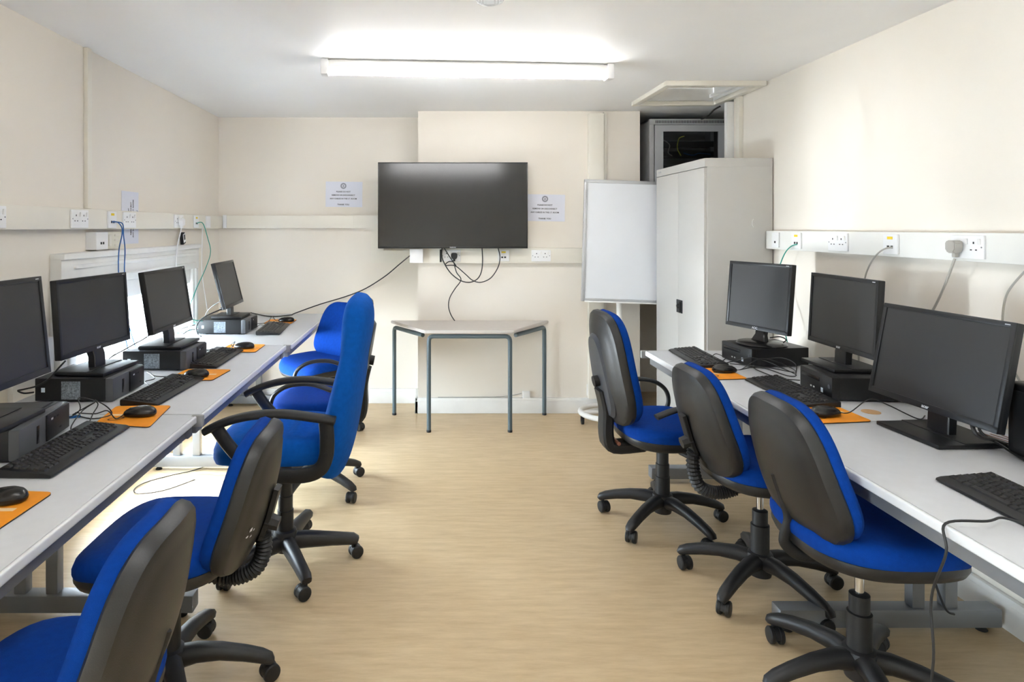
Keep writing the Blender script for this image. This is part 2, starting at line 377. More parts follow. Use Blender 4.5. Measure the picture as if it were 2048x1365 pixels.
# ------------------------------------------------------------------ ceiling lights; the rear batten is added for fill
def batten(loc, yaw, label, tm='tube_on'):
    t = thing('batten_light', label, 'ceiling light', loc, yaw)
    link('housing', cached('b_h', lambda: MB().box(-0.76, 0.76, -0.03, 0.03, -0.044, -0.006, 0.005).box(-0.74, 0.74, -0.015, 0.015, -0.01, 0).mesh('housing', 'white_paint')), t)
    link('tube', cached('b_t' + tm, lambda: MB().cyl((-0.745, -0.004, -0.064), (0.745, -0.004, -0.064), 0.017, n=16).mesh('tube', tm)), t)
    for s in (-1, 1): link('end_cap', cached('b_e%d' % s, lambda: MB().box(s * 0.77 - 0.02, s * 0.77 + 0.02, -0.042, 0.032, -0.085, 0, 0.01).mesh('end_cap', 'white_plastic')), t)
batten((0.21, 3.44, ZC), 4.0, 'long white batten light with a glowing tube on the ceiling')
batten((0.21, 0.9, ZC), 0.0, 'unseen long white batten light added for fill on the ceiling nearer the rear wall', 'tube_fill')
t = thing('ceiling_lamp', 'small ribbed glass lamp hanging from the ceiling at the top of the picture', 'ceiling lamp', (0.214, 2.27, ZC))
link('base', MB().lathe([(0.03, 0), (0.052, -0.001), (0.052, -0.03), (0.045, -0.034), (0.02, -0.034)], 24).mesh('base', 'white_plastic'), t)
mb = MB()
for i, (r, z) in enumerate([(0.044, -0.034), (0.049, -0.05), (0.049, -0.078), (0.042, -0.088), (0.02, -0.096), (0.004, -0.098)]):
    pass
prof = [(0.044, -0.034), (0.049, -0.05), (0.049, -0.078), (0.042, -0.088), (0.02, -0.096), (0.004, -0.098)]
n = 48
mb.rings([[Vector((r * (1 + (0.05 if k % 2 else 0)) * math.cos(2 * PI * k / n), r * (1 + (0.05 if k % 2 else 0)) * math.sin(2 * PI * k / n), z)) for k in range(n)] for r, z in prof])
link('glass_shade', mb.mesh('glass_shade', 'prism_glass', 10), t)

# ------------------------------------------------------------------ desks
def desk(label, x0, x1, y0, y1, front, near_leg, far_leg, grommet=None, zt=0.724):
    """front = +1 when the user edge faces +x"""
    cx, cy = (x0 + x1) / 2, (y0 + y1) / 2
    t = thing('desk', label, 'desk', (cx, cy, 0), 0, 'desks along the walls')
    hx, hy = (x1 - x0) / 2, (y1 - y0) / 2; xf = front * hx
    link('desk_top', MB().box(min(-xf, xf - front * 0.012), max(-xf, xf - front * 0.012), -hy + 0.002, hy - 0.002, zt - 0.025, zt, 0.001).mesh('desk_top', 'desk_top'), t)
    link('front_edge', MB().box(min(xf, xf - front * 0.012), max(xf, xf - front * 0.012), -hy + 0.002, hy - 0.002, zt - 0.026, zt + 0.0004, 0.0055, 3).mesh('front_edge', 'desk_edge'), t)
    link('front_rail', MB().box(min(xf - front * 0.03, xf - front * 0.065), max(xf - front * 0.03, xf - front * 0.065), -hy + 0.01, hy - 0.01, zt - 0.075, zt - 0.026, 0.003).mesh('front_rail', 'desk_metal'), t)
    link('rear_rail', MB().box(min(-xf + front * 0.06, -xf + front * 0.1), max(-xf + front * 0.06, -xf + front * 0.1), -hy + 0.01, hy - 0.01, zt - 0.075, zt - 0.026, 0.003).mesh('rear_rail', 'desk_metal'), t)
    for yl in ([near_leg] if near_leg is not None else []) + ([far_leg] if far_leg is not None else []):
        y = yl - cy
        link('foot', MB().box(-hx + 0.02, hx, y - 0.03, y + 0.03, 0.022, 0.085, 0.006).mesh('foot', 'desk_metal'), t)
        for u in (0.17, 0.285):
            xx = -xf + front * u
            link('upright', MB().box(xx - 0.022, xx + 0.022, y - 0.02, y + 0.02, 0.085, zt - 0.075, 0.004).mesh('upright', 'desk_metal'), t)
        link('cross_bar', MB().box(-hx + 0.05, hx - 0.02, y - 0.02, y + 0.02, zt - 0.074, zt - 0.027, 0.003).mesh('cross_bar', 'desk_metal'), t)
        for u in (-hx + 0.06, hx - 0.05):
            link('foot_glide', MB().lathe([(0.018, 0), (0.02, 0.003), (0.012, 0.012), (0.008, 0.023)], 12, (u, y, 0)).mesh('foot_glide', 'black_plastic'), t)
        if abs(abs(y) - hy) < 0.08:
            yy = math.copysign(hy, y)
            link('corner_clip', MB().box(xf - 0.022, xf + 0.022, min(yy, yy - math.copysign(0.024, y)), max(yy, yy - math.copysign(0.024, y)), zt - 0.04, zt + 0.002, 0.006).mesh('corner_clip', 'clip_grey'), t)
    if grommet:
        gx, gy = grommet
        link('cable_grommet', MB().lathe([(0.032, 0), (0.032, 0.002), (0.028, 0.003)], 24, (gx - cx, gy - cy, zt)).mesh('cable_grommet', 'tan'), t, label='tan round cable port cover')
    return t
desk('long white desk in the far left corner under the tilted monitor', -1.645, -0.815, 3.777, 5.14, 1, None, 5.07)
desk('long white desk in the middle of the left row before the window', -1.65, -0.845, 2.372, 3.772, 1, 3.74, None)
desk('long white desk at the near left edge of the picture', -1.66, -0.858, 0.965, 2.367, 1, 2.335, 1.0)
desk('long white desk at the far end of the right row beside the metal cabinet', 1.208, 2.0, 2.288, 3.60, -1, None, 3.56, grommet=(1.66, 2.40))
desk('long white desk at the near right edge of the picture', 1.20, 1.995, 0.88, 2.282, -1, 2.25, 0.93)

# ------------------------------------------------------------------ trapezoid table
t = thing('trapezoid_table', 'grey trapezoid classroom table against the chimney breast', 'table', (0.28, 4.56, 0))
poly = [(-0.30, 4.862), (0.905, 4.862), (0.59, 4.405), (0.578, 4.392), (-0.038, 4.392), (-0.052, 4.405)]
link('table_top', MB().prism([(x - 0.28, y - 4.56) for x, y in poly], 0.688, 0.71, 0.004).mesh('table_top', 'table_top'), t)
def leg_tube(pts): return MB().sweep(pts, 0.0155, 10)
def arc(p, a, b, r=0.035, k=5):
    """rounded corner at p between the directions to a and b"""
    p, a, b = Vector(p), Vector(a), Vector(b); da = (a - p).normalized() * r; db = (b - p).normalized() * r
    return [(p + da) * (1 - q) ** 2 + p * 2 * q * (1 - q) + (p + db) * q * q for q in [i / k for i in range(k + 1)]]
zt = 0.664; lx, rx, fy = -0.008 - 0.28, 0.555 - 0.28, 4.42 - 4.56
p = [(lx, fy, 0.008)] + arc((lx, fy, zt), (lx, fy, 0), (rx, fy, zt)) + arc((rx, fy, zt), (lx, fy, zt), (rx, fy, 0)) + [(rx, fy, 0.008)]
link('front_leg_frame', leg_tube(p).mesh('front_leg_frame', 'table_leg'), t)
for (x, xi, sg) in ((-0.27 - 0.28, -0.05 - 0.28, -1), (0.865 - 0.28, 0.6 - 0.28, 1)):
    by = 4.825 - 4.56
    p = [(x, by, 0.008)] + arc((x, by, zt), (x, by, 0), (xi, fy + 0.05, zt)) + [(xi, fy + 0.05, zt)]
    link('back_leg', leg_tube(p).mesh('back_leg', 'table_leg'), t)
for (x, y) in ((lx, fy), (rx, fy), (-0.55, 4.825 - 4.56), (0.585, 4.825 - 4.56)):
    link('foot_cap', cached('fc', lambda: MB().lathe([(0.0165, 0), (0.0165, 0.014), (0.015, 0.016)], 12).mesh('foot_cap', 'black_plastic')), t, T((x, y, 0)))

# ------------------------------------------------------------------ television and what hangs under it
t = thing('television', 'large black flat screen television mounted on the chimney breast', 'television', (0.17, 4.75, 1.263))
tw, th = 1.116, 0.642
link('case', MB().box(-tw / 2, tw / 2, 0.004, 0.03, 0, th, 0.003).box(-tw / 2 + 0.1, tw / 2 - 0.1, 0.03, 0.06, 0.06, th - 0.12, 0.01).mesh('case', 'tv_case'), t)
link('screen', MB().box(-tw / 2 + 0.007, tw / 2 - 0.007, -0.0005, 0.005, 0.016, th - 0.007).mesh('screen', 'tv_screen'), t)
link('bezel', MB().box(-tw / 2, tw / 2, -0.002, 0.006, 0, 0.016, 0.001).box(-tw / 2, tw / 2, -0.002, 0.006, th - 0.007, th, 0.001).box(-tw / 2, -tw / 2 + 0.007, -0.002, 0.006, 0.01, th - 0.005, 0.001).box(tw / 2 - 0.007, tw / 2, -0.002, 0.006, 0.01, th - 0.005, 0.001).mesh('bezel', 'black_gloss'), t)
link('wall_bracket', MB().box(-0.2, 0.2, 0.055, 0.128, 0.22, 0.42, 0.004).mesh('wall_bracket', 'desk_metal'), t)
link('logo', text_mesh('SAMSUNG', 0.010, 'logo'), t, T((0, -0.0025, 0.0045)) @ RX(90), label='small silver maker lettering')

def ring_mesh(r0, r1, m, n=32):
    vs = []; fs = []
    for k in range(n):
        a = 2 * PI * k / n
        for r in (r0, r1): vs.append((r * math.cos(a), r * math.sin(a), 0.0004))
    for k in range(n): j = (k + 1) % n; fs.append((2 * k, 2 * k + 1, 2 * j + 1, 2 * j))
    return MB().add(vs, fs).mesh('ring', m, recalc=False)
def notice(label, M, w=0.297, h=0.205):
    t = thing('paper_notice', label, 'notice', (0, 0, 0), 0, 'cable warning notices'); t.matrix_world = M
    link('sheet', cached('n_s', lambda: MB().box(-w / 2, w / 2, -h / 2, h / 2, -0.001, 0.0).mesh('sheet', 'paper')), t)
    for (s, y, sz) in (('PLEASE DO NOT', 0.016, 0.0155), ('REMOVE OR DISCONNECT', -0.012, 0.0155), ('ANY CABLES IN THE I.T. ROOM', -0.040, 0.0155), ('THANK YOU', -0.088, 0.0165)):
        link('lettering', cached('n_' + s, lambda: text_mesh(s, sz, 'ink')), t, T((-0.005, y, 0.0003)))
    link('crest', cached('n_c', lambda: ring_mesh(0.013, 0.024, 'ink_grey')), t, T((-0.005, 0.068, 0.0005)))
    link('crest_figure', cached('n_c2', lambda: MB().prism([(-0.006, -0.008), (0.006, -0.008), (0.006, 0.003), (0, 0.010), (-0.006, 0.003)], 0.0, 0.0008).mesh('crest_figure', 'ink_grey')), t, T((-0.005, 0.068, 0.0)))
M0 = Matrix(((1, 0, 0, 0), (0, 0, -1, 0), (0, 1, 0, 0), (0, 0, 0, 1)))       # text plane facing -y
p = at(688, 389, YB - 0.004); notice('white notice about cables taped on the back wall left of the television', T(p) @ M0 @ RZ(-0.6))
p = at(1091, 416, YF - 0.004); notice('white notice about cables taped on the chimney breast right of the television', T(p) @ M0 @ RZ(-1.0))
ML = Matrix(((0, 0, 1, 0), (1, 0, 0, 0), (0, 1, 0, 0), (0, 0, 0, 1)))        # facing +x
p = on_x(264, 440, XL + 0.004); notice('white notice about cables hung sideways behind the left wall trunking', T((XL + 0.0035, 3.63, 1.475)) @ ML @ RZ(90), )

# ------------------------------------------------------------------ sockets
MRt = Matrix(((0, 0, -1, 0), (-1, 0, 0, 0), (0, 1, 0, 0), (0, 0, 0, 1)))     # facing -x
MBk = M0
def frame(side, p): return T(p) @ {'l': ML, 'r': MRt, 'b': MBk}[side]
def pins(cx):
    mb = MB().box(cx - 0.003, cx + 0.003, 0.012, 0.02, 0.009, 0.0096)
    for s in (-1, 1): mb.box(cx + s * 0.011 - 0.004, cx + s * 0.011 + 0.004, -0.012, -0.008, 0.009, 0.0096)
    return mb
def socket2(label, M):
    t = thing('double_socket', label, 'socket', group='double wall sockets'); t.matrix_world = M
    link('plate', cached('s_p', lambda: MB().box(-0.073, 0.073, -0.043, 0.043, 0, 0.009, 0.003).mesh('plate', 'white_plastic')), t)
    for s in (-1, 1):
        link('switch', cached('s_s', lambda: MB().box(-0.006, 0.006, -0.011, 0.011, 0.008, 0.013, 0.002, M=RX(8)).mesh('switch', 'white_paint')), t, T((0.0 if s < 0 else 0.055, 0.022, 0)))
        link('pin_holes', cached('s_h%d' % s, lambda: pins(-0.035 if s < 0 else 0.03).mesh('pin_holes', 'hole')), t)
        link('screw', cached('s_w', lambda: MB().lathe([(0.003, 0.009), (0.003, 0.0098)], 10).mesh('screw', 'desk_metal')), t, T((s * 0.064, 0, 0)))
    return t
def plate1(name, label, M, cat, w=0.086, h=0.086, yellow=True, ports=2, m='white_plastic', d=0.009):
    t = thing(name, label, cat); t.matrix_world = M
    link('plate', MB().box(-w / 2, w / 2, -h / 2, h / 2, 0, d, 0.003).mesh('plate', m), t)
    if yellow: link('yellow_tag', MB().box(-0.016, 0.016, h / 2 - 0.022, h / 2 - 0.010, d, d + 0.001).mesh('yellow_tag', 'yellow'), t)
    for i in range(ports): link('port', MB().box(-0.007, 0.007, -0.006, 0.006, d - 0.001, d + 0.0008).mesh('port', 'hole'), t, T(((i - (ports - 1) / 2) * 0.022, -0.012, 0)))
    return t
XTL = XL + 0.05; XTR = XR - 0.05; YTB = YF - 0.045
zl = 1.46
def yl(px): return F * XTL / (px - VX)
socket2('double white socket on the left wall trunking below the slim conduit', frame('l', (XTL, yl(157), zl)))
socket2('double white socket on the left wall trunking in front of the sideways notice', frame('l', (XTL, yl(257), zl)))
socket2('double white socket on the left trunking cut by the picture edge', frame('l', (XTL, yl(-3) - 0.04, zl)))
plate1('data_outlet', 'white data outlet with two blue cables plugged in on the left trunking', frame('l', (XTL, yl(222), zl)), 'data outlet')
plate1('data_outlet', 'white data outlet with a green cable on the left trunking', frame('l', (XTL, yl(391), zl)), 'data outlet')
plate1('blank_plate', 'blank white plate at the far end of the left trunking', frame('l', (XTL, yl(415), zl)), 'wall plate', yellow=False, ports=0)
plate1('blank_plate', 'blank white end plate at the left of the back wall trunking', frame('b', (at(450, 443, YB - 0.05).x, YB - 0.052, 1.466)), 'wall plate', 0.03, 0.105, False, 0)
def plug(label, M, m, d=0.03):
    t = thing('mains_plug', label, 'plug'); t.matrix_world = M
    link('plug_body', MB().prism([(-0.024, -0.012), (-0.014, -0.026), (0.014, -0.026), (0.024, -0.012), (0.024, 0.014), (0.016, 0.022), (-0.016, 0.022), (-0.024, 0.014)], 0.010, 0.010 + d, 0.004).mesh('plug_body', m), t)
    link('cord_grip', MB().box(-0.008, 0.008, -0.042, -0.022, 0.014, 0.030, 0.003).mesh('cord_grip', m), t)
    return t
socket2('double white socket holding a white plug at the far end of the left trunking', frame('l', (XTL, yl(356), zl)))
plug('white mains plug in the far socket of the left trunking', frame('l', (XTL, yl(356) , zl - 0.004)), 'white_plastic')
zr = 1.347
def yr(px): return F * XTR / (px - VX)
plate1('data_outlet', 'white data outlet on the right trunking with a green cable plugged in', frame('r', (XTR, yr(1595), zr)), 'data outlet')
plate1('blank_plate', 'white plate on the right trunking beside the metal cabinet', frame('r', (XTR, yr(1553), zr)), 'wall plate', 0.07, 0.086, False, 1)
socket2('double white socket on the right trunking between the two data outlets', frame('r', (XTR, yr(1678), zr)))
plate1('data_outlet', 'white data outlet on the right trunking with a grey cable plugged in', frame('r', (XTR, yr(1784), zr)), 'data outlet')
socket2('double white socket on the right trunking holding a pale grey plug', frame('r', (XTR, yr(1938), zr)))
plug('pale grey mains plug in the right trunking socket', frame('r', (XTR, yr(1938) + 0.035, zr + 0.002)), 'grey_cable', 0.034)
zb = 1.205
socket2('double white socket under the television holding a black plug', frame('b', (at(902, 512, YTB).x, YTB, zb)))
plug('black mains plug under the television', frame('b', (at(908, 515, YTB).x + 0.0, YTB, zb)), 'black_plastic')
plate1('data_outlet', 'white data outlet with yellow tag under the right half of the television', frame('b', (at(1007, 512, YTB).x, YTB, zb)), 'data outlet')
socket2('double white socket on the chimney breast trunking right of the television', frame('b', (at(1082, 512, YTB).x, YTB, zb)))
plate1('junction_box', 'white junction box under the left corner of the television', frame('b', (at(833, 513, YTB - 0.01).x, YTB - 0.012, zb)), 'junction box', 0.10, 0.105, False, 0, d=0.03)
plate1('black_adapter', 'slim black adapter hanging beside the socket under the television', frame('b', (at(881, 511, YTB).x, YTB, zb)), 'adapter', 0.012, 0.095, False, 0, 'black_plastic', 0.03)
p = on_x(183, 481, XL)
plate1('junction_box', 'white switched spur box below the left trunking', frame('l', (XL, p.y, 1.352)), 'junction box', 0.115, 0.088, False, 2, d=0.055)
t = plate1('alarm_keypad', 'cream control panel with small switches below the left trunking', frame('l', (XL, p.y + 0.17, 1.352)), 'control panel', 0.15, 0.09, False, 0, 'cream_plastic', 0.03)
for i in range(3):
    link('indicator', MB().box(0.005, 0.06, -0.006, 0.006, 0.03, 0.033, 0.002).mesh('indicator', 'cream_trunk'), t, T((0, -0.026 + i * 0.026, 0)))
link('rocker', MB().box(-0.06, -0.035, -0.03, 0.03, 0.03, 0.036, 0.003).mesh('rocker', 'cream_trunk'), t)
p = on_x(371, 477, XL + 0.05)
t = thing('phone_handset', 'small black and white handset propped on top of the window surround', 'handset', (XL + 0.035, p.y, 1.3005), 0)
Mh = RX(16)
link('body', MB().box(-0.012, 0.012, -0.022, 0.022, 0.007, 0.085, 0.005, M=Mh).mesh('body', 'black_plastic'), t)
link('face', MB().box(0.0115, 0.0135, -0.016, 0.020, 0.02, 0.078, 0.001, M=Mh).mesh('face', 'white_plastic'), t)
link('display', MB().box(0.013, 0.0145, -0.010, 0.014, 0.036, 0.072, 0.0005, M=Mh).mesh('display', 'black_gloss'), t)
plate1('junction_box', 'small white telephone box on the skirting of the chimney breast', frame('b', (at(1052, 789, YF).x, YF, at(1052, 789, YF).z)), 'junction box', 0.055, 0.05, False, 0, d=0.022)
plate1('wall_socket', 'white wall plate low on the chimney breast behind the armchair', frame('b', (at(1183, 778, YF).x, YF, at(1183, 780, YF).z)), 'wall plate', 0.075, 0.086, False, 1)

# ------------------------------------------------------------------ metal cabinet, comms cabinet, flipchart
t = thing('metal_cabinet', 'tall pale grey metal cabinet at the end of the right desks', 'cabinet', (1.838, 4.205, 0))
cx0, cx1, cy0, cy1, cz = -0.198, 0.205, -0.405, 0.405, 1.832
link('carcass', MB().box(cx0 + 0.012, cx1, cy0, cy1, 0.0, cz, 0.003).mesh('carcass', 'cabinet'), t)
link('top_cap', MB().box(cx0 - 0.002, cx1, cy0 - 0.001, cy1, cz - 0.05, cz + 0.002, 0.003).mesh('top_cap', 'cabinet'), t)
for (a, b) in ((cy0 + 0.006, -0.0008), (0.0008, cy1 - 0.006)):
    link('door', MB().box(cx0 - 0.004, cx0 + 0.013, a, b, 0.05, cz - 0.054, 0.002).mesh('door', 'cabinet'), t)
lk = MB().box(cx0 - 0.010, cx0 - 0.003, -0.075, 0.015, 0.86, 0.945, 0.003).mesh('lock_plate', 'dark_inside')
lp = link('lock_plate', lk, t, label='black square lock handle')
link('lock_knob', MB().lathe([(0.016, 0), (0.016, 0.012), (0.012, 0.015)], 16, M=T((cx0 - 0.009, -0.03, 0.905)) @ RY(-90)).mesh('lock_knob', 'black_gloss'), lp)
link('lock_grip', MB().box(cx0 - 0.022, cx0 - 0.009, -0.068, -0.055, 0.868, 0.938, 0.003).mesh('lock_grip', 'black_plastic'), lp)
link('top_logo', MB().box(cx0 - 0.004, cx0 - 0.001, cy1 - 0.09, cy1 - 0.04, cz - 0.026, cz - 0.016, 0.0005).mesh('top_logo', 'rack_grey'), t)
link('scuff_mark', MB().sweep(spline([(0.09, cy0 - 0.0005, 1.47), (0.083, cy0 - 0.0005, 1.455), (0.083, cy0 - 0.0005, 1.435), (0.09, cy0 - 0.0005, 1.42)]), 0.0025, 5).mesh('scuff_mark', 'white_paint'), t)

t = thing('comms_cabinet', 'grey network cabinet with glass door in the alcove behind the metal cabinet', 'network cabinet', (2.01, 4.93, 1.38))
wx, hz, dp = 0.312, 0.88, 0.42
mb = MB().box(-wx, -wx + 0.02, 0.02, dp, 0, hz, 0.003).box(wx - 0.02, wx, 0.02, dp, 0, hz, 0.003).box(-wx, wx, 0.02, dp, hz - 0.02, hz, 0.003).box(-wx, wx, 0.02, dp, 0, 0.02, 0.003).box(-wx, wx, dp - 0.01, dp, 0, hz)
link('carcass', mb.mesh('carcass', 'rack_grey'), t)
mb = MB()
for (a, b, c, d) in ((-wx, wx, hz - 0.045, hz), (-wx, wx, 0, 0.03), (-wx, -wx + 0.035, 0.03, hz - 0.045), (wx - 0.035, wx, 0.03, hz - 0.045)): mb.box(a, b, 0.0, 0.03, c, d, 0.004)
link('front_frame', mb.mesh('front_frame', 'rack_grey'), t)
mb = MB()
for i in range(44): x = -wx + 0.05 + i * 0.0121; mb.box(x - 0.003, x + 0.003, -0.001, 0.002, hz - 0.034, hz - 0.012, M=Matrix.Shear('XZ', 4, (0.0, 0.0)) if False else None)
link('vent_slots', mb.mesh('vent_slots', 'dark_inside'), t, kind='stuff')
mb = MB()
x0, x1, z0, z1 = -wx + 0.038, wx - 0.038, 0.033, hz - 0.05
mb.box(x0, x0 + 0.062, -0.016, -0.001, z0, z1).box(x1 - 0.062, x1, -0.016, -0.001, z0, z1).box(x0 + 0.062, x1 - 0.062, -0.016, -0.001, z1 - 0.05, z1).box(x0 + 0.062, x1 - 0.062, -0.016, -0.001, z0, z0 + 0.05)
d = link('door', mb.mesh('door', 'rack_grey'), t)
link('glass_pane', MB().box(x0 + 0.06, x1 - 0.06, -0.011, -0.007, z0 + 0.048, z1 - 0.048).mesh('glass_pane', 'smoked_glass'), d)
link('rack_rail', MB().box(-wx + 0.1, -wx + 0.125, 0.06, 0.08, 0.03, hz - 0.05).mesh('rack_rail', 'rack_grey'), t)
link('rack_rail', MB().box(wx - 0.125, wx - 0.1, 0.06, 0.08, 0.03, hz - 0.05).mesh('rack_rail', 'rack_grey'), t)
for z in (0.25, 0.37, 0.48, 0.59, 0.67): link('patch_panel', MB().box(-0.21, 0.21, 0.055, 0.16, z, z + 0.044, 0.002).mesh('patch_panel', 'dark_inside'), t)
for (pts, m) in ((((-0.05, 0.05, 0.60), (-0.09, 0.02, 0.66), (-0.075, 0.02, 0.73), (-0.03, 0.04, 0.75)), 'yellow_cable'), (((0.02, 0.05, 0.50), (0.1, 0.02, 0.53), (0.16, 0.02, 0.51), (0.2, 0.04, 0.56)), 'grey_cable'),
                 (((-0.1, 0.05, 0.50), (-0.02, 0.02, 0.47), (0.06, 0.02, 0.50), (0.2, 0.04, 0.52)), 'grey_cable'), (((-0.1, 0.05, 0.48), (-0.06, 0.02, 0.43), (-0.075, 0.02, 0.36), (-0.05, 0.05, 0.28)), 'yellow_cable'),
                 (((-0.03, 0.05, 0.62), (0.03, 0.02, 0.60), (0.08, 0.02, 0.615), (0.18, 0.05, 0.61)), 'blue_cable'), (((-0.18, 0.05, 0.72), (-0.15, 0.02, 0.68), (-0.16, 0.02, 0.62), (-0.12, 0.05, 0.6)), 'grey_cable')):
    link('patch_cable', MB().sweep(spline(pts), 0.004, 6).mesh('patch_cable', m), t)
link('status_light', MB().box(-0.18, -0.166, 0.052, 0.056, 0.468, 0.482).mesh('status_light', 'led_green'), t)
single('rack_shelf', MB().box(1.62, 2.54, 4.95, 5.45, 1.345, 1.378, 0.003), 'wall', 'plain shelf in the alcove that carries the network cabinet', 'shelf')
single('cable', MB().sweep(spline([at(1440, 213, 4.46), at(1428, 220, 4.55), at(1416, 232, 4.75), (2.11, 5.0, 2.262)]), 0.006, 6), 'black_cable', 'black cable dropping from the loft hatch to the network cabinet', 'cable')

t = thing('flipchart_easel', 'white flipchart easel on a round base beside the metal cabinet', 'flipchart', (1.40, 4.685, 0))
bx0, bx1, bz0, bz1 = -0.278, 0.40, 0.87, 1.765
Mb = T((0, 0, 1.3)) @ RY(2.0) @ RX(-2) @ T((0, 0, -1.3))
link('board', MB().box(bx0 + 0.02, bx1 - 0.02, -0.012, 0.004, bz0 + 0.02, bz1 - 0.02, M=Mb).mesh('board', 'board_white'), t)
for nm, a, b, c, d in (('frame_rail', bx0, bx1, bz1 - 0.024, bz1), ('frame_rail', bx0, bx1, bz0, bz0 + 0.024), ('frame_rail', bx0, bx0 + 0.024, bz0, bz1), ('frame_rail', bx1 - 0.024, bx1, bz0, bz1)):
    link(nm, MB().box(a, b, -0.018, 0.012, c, d, 0.004, M=Mb).mesh(nm, 'alu'), t)
link('pen_tray', MB().box(bx0 + 0.02, bx1 - 0.02, -0.03, -0.012, bz0 - 0.004, bz0 + 0.006, 0.002, M=Mb).mesh('pen_tray', 'white_paint'), t)
link('post', MB().sweep(spline([(0.0, 0.04, 1.5), (0.0, 0.035, 0.9), (0.0, 0.03, 0.65), (-0.012, 0.02, 0.45), (-0.035, 0.0, 0.25), (-0.07, -0.03, 0.06)]), 0.021, 12).mesh('post', 'white_paint'), t)
link('base_ring', MB().sweep([(-0.10 + 0.205 * math.cos(2 * PI * k / 32), -0.06 + 0.19 * math.sin(2 * PI * k / 32), 0.075) for k in range(32)], 0.019, 10, closed=True).mesh('base_ring', 'white_paint'), t)
link('base_bridge', MB().sweep([(-0.10 - 0.2, -0.06, 0.075), (-0.07, -0.03, 0.07), (-0.10 + 0.2, -0.06, 0.075)], 0.015, 8).mesh('base_bridge', 'white_paint'), t)
for a in (190, 310, 70): link('caster', MB().cyl((-0.008, 0, 0.025), (0.008, 0, 0.025), 0.025, n=14).box(-0.012, 0.012, -0.012, 0.012, 0.025, 0.06, 0.003).mesh('caster', 'black_plastic'), t, T((-0.10 + 0.205 * math.cos(R(a)), -0.06 + 0.19 * math.sin(R(a)), 0)))
kn = MB().cyl((0.02, 0.03, 0.585), (0.05, 0.03, 0.585), 0.008, n=10).cyl((0.05, 0.03, 0.585), (0.07, 0.03, 0.585), 0.022, n=14)
link('height_knob', kn.mesh('height_knob', 'black_plastic'), t)

# ------------------------------------------------------------------ computers
def monitor(label, base, yaw, W, H, zb, tilt, logo=None, round_base=False, base_size=(0.20, 0.24), neck_w=0.075, xo=0.0, group='computer monitors', bow=0.016):
    """origin at the middle of the stand foot; the screen faces local +x"""
    t = thing('monitor', label, 'monitor', base, yaw, group)
    bx, by = base_size
    if round_base:
        link('stand_base', MB().lathe([(0.118, 0), (0.12, 0.004), (0.112, 0.012), (0.05, 0.020), (0.02, 0.022)], 36).mesh('stand_base', 'black_gloss'), t)
        link('stand_neck', MB().rsweep([(0.01, 0, 0.015), (0.0, 0, 0.05), (xo - 0.05, 0, zb + 0.05)], [(0.045, 0.018), (0.03, 0.014), (0.035, 0.014)], (1, 0, 0)).mesh('stand_neck', 'black_gloss'), t)
    else:
        link('stand_base', MB().box(-bx / 2, bx / 2, -by / 2, by / 2, 0, 0.014, 0.004).mesh('stand_base', 'bezel'), t)
        link('base_inlay', MB().box(-bx / 2 + 0.004, 0.03, -by / 2 + 0.004, by / 2 - 0.004, 0.013, 0.0165, 0.001).mesh('base_inlay', 'black_plastic'), t)
        link('stand_neck', MB().rsweep([(-0.005, 0, 0.012), (-0.007, 0, 0.06), (xo - 0.046 - math.tan(R(tilt)) * 0.10, 0, zb + 0.10)], [(neck_w / 2, 0.016)] * 3, (1, 0, 0), 0.2).mesh('stand_neck', 'bezel'), t)
    M = T((xo, 0, zb)) @ RY(-tilt)
    hw = W / 2; b = 0.016; bb = 0.021
    h = link('housing', MB().box(-0.024, -0.002, -hw, hw, 0, H, 0.004, M=M).box(-0.045, -0.02, -hw * 0.6, hw * 0.6, H * 0.15, H * 0.8, 0.01, M=M).mesh('housing', 'bezel'), t)
    mb = MB().box(-0.003, 0.004, -hw, hw, 0, bb, 0.002, M=M).box(-0.003, 0.004, -hw, hw, H - b, H, 0.002, M=M).box(-0.003, 0.004, -hw, -hw + b, 0.01, H - 0.01, 0.002, M=M).box(-0.003, 0.004, hw - b, hw, 0.01, H - 0.01, 0.002, M=M)
    link('screen_bezel', mb.mesh('screen_bezel', 'bezel'), t)
    link('screen', MB().box(-0.003, 0.0, -hw + b - 0.001, hw - b + 0.001, bb - 0.001, H - b + 0.001, M=M).mesh('screen', 'screen'), t)
    if logo: link('logo', text_mesh(logo, 0.016, 'logo'), t, M @ T((0.0043, 0, 0.005)) @ ML, label='small silver maker lettering')
    link('power_light', MB().box(0.0035, 0.0046, hw - 0.035, hw - 0.018, H - 0.010, H - 0.007, M=M).mesh('power_light', 'logo'), t)
    return t
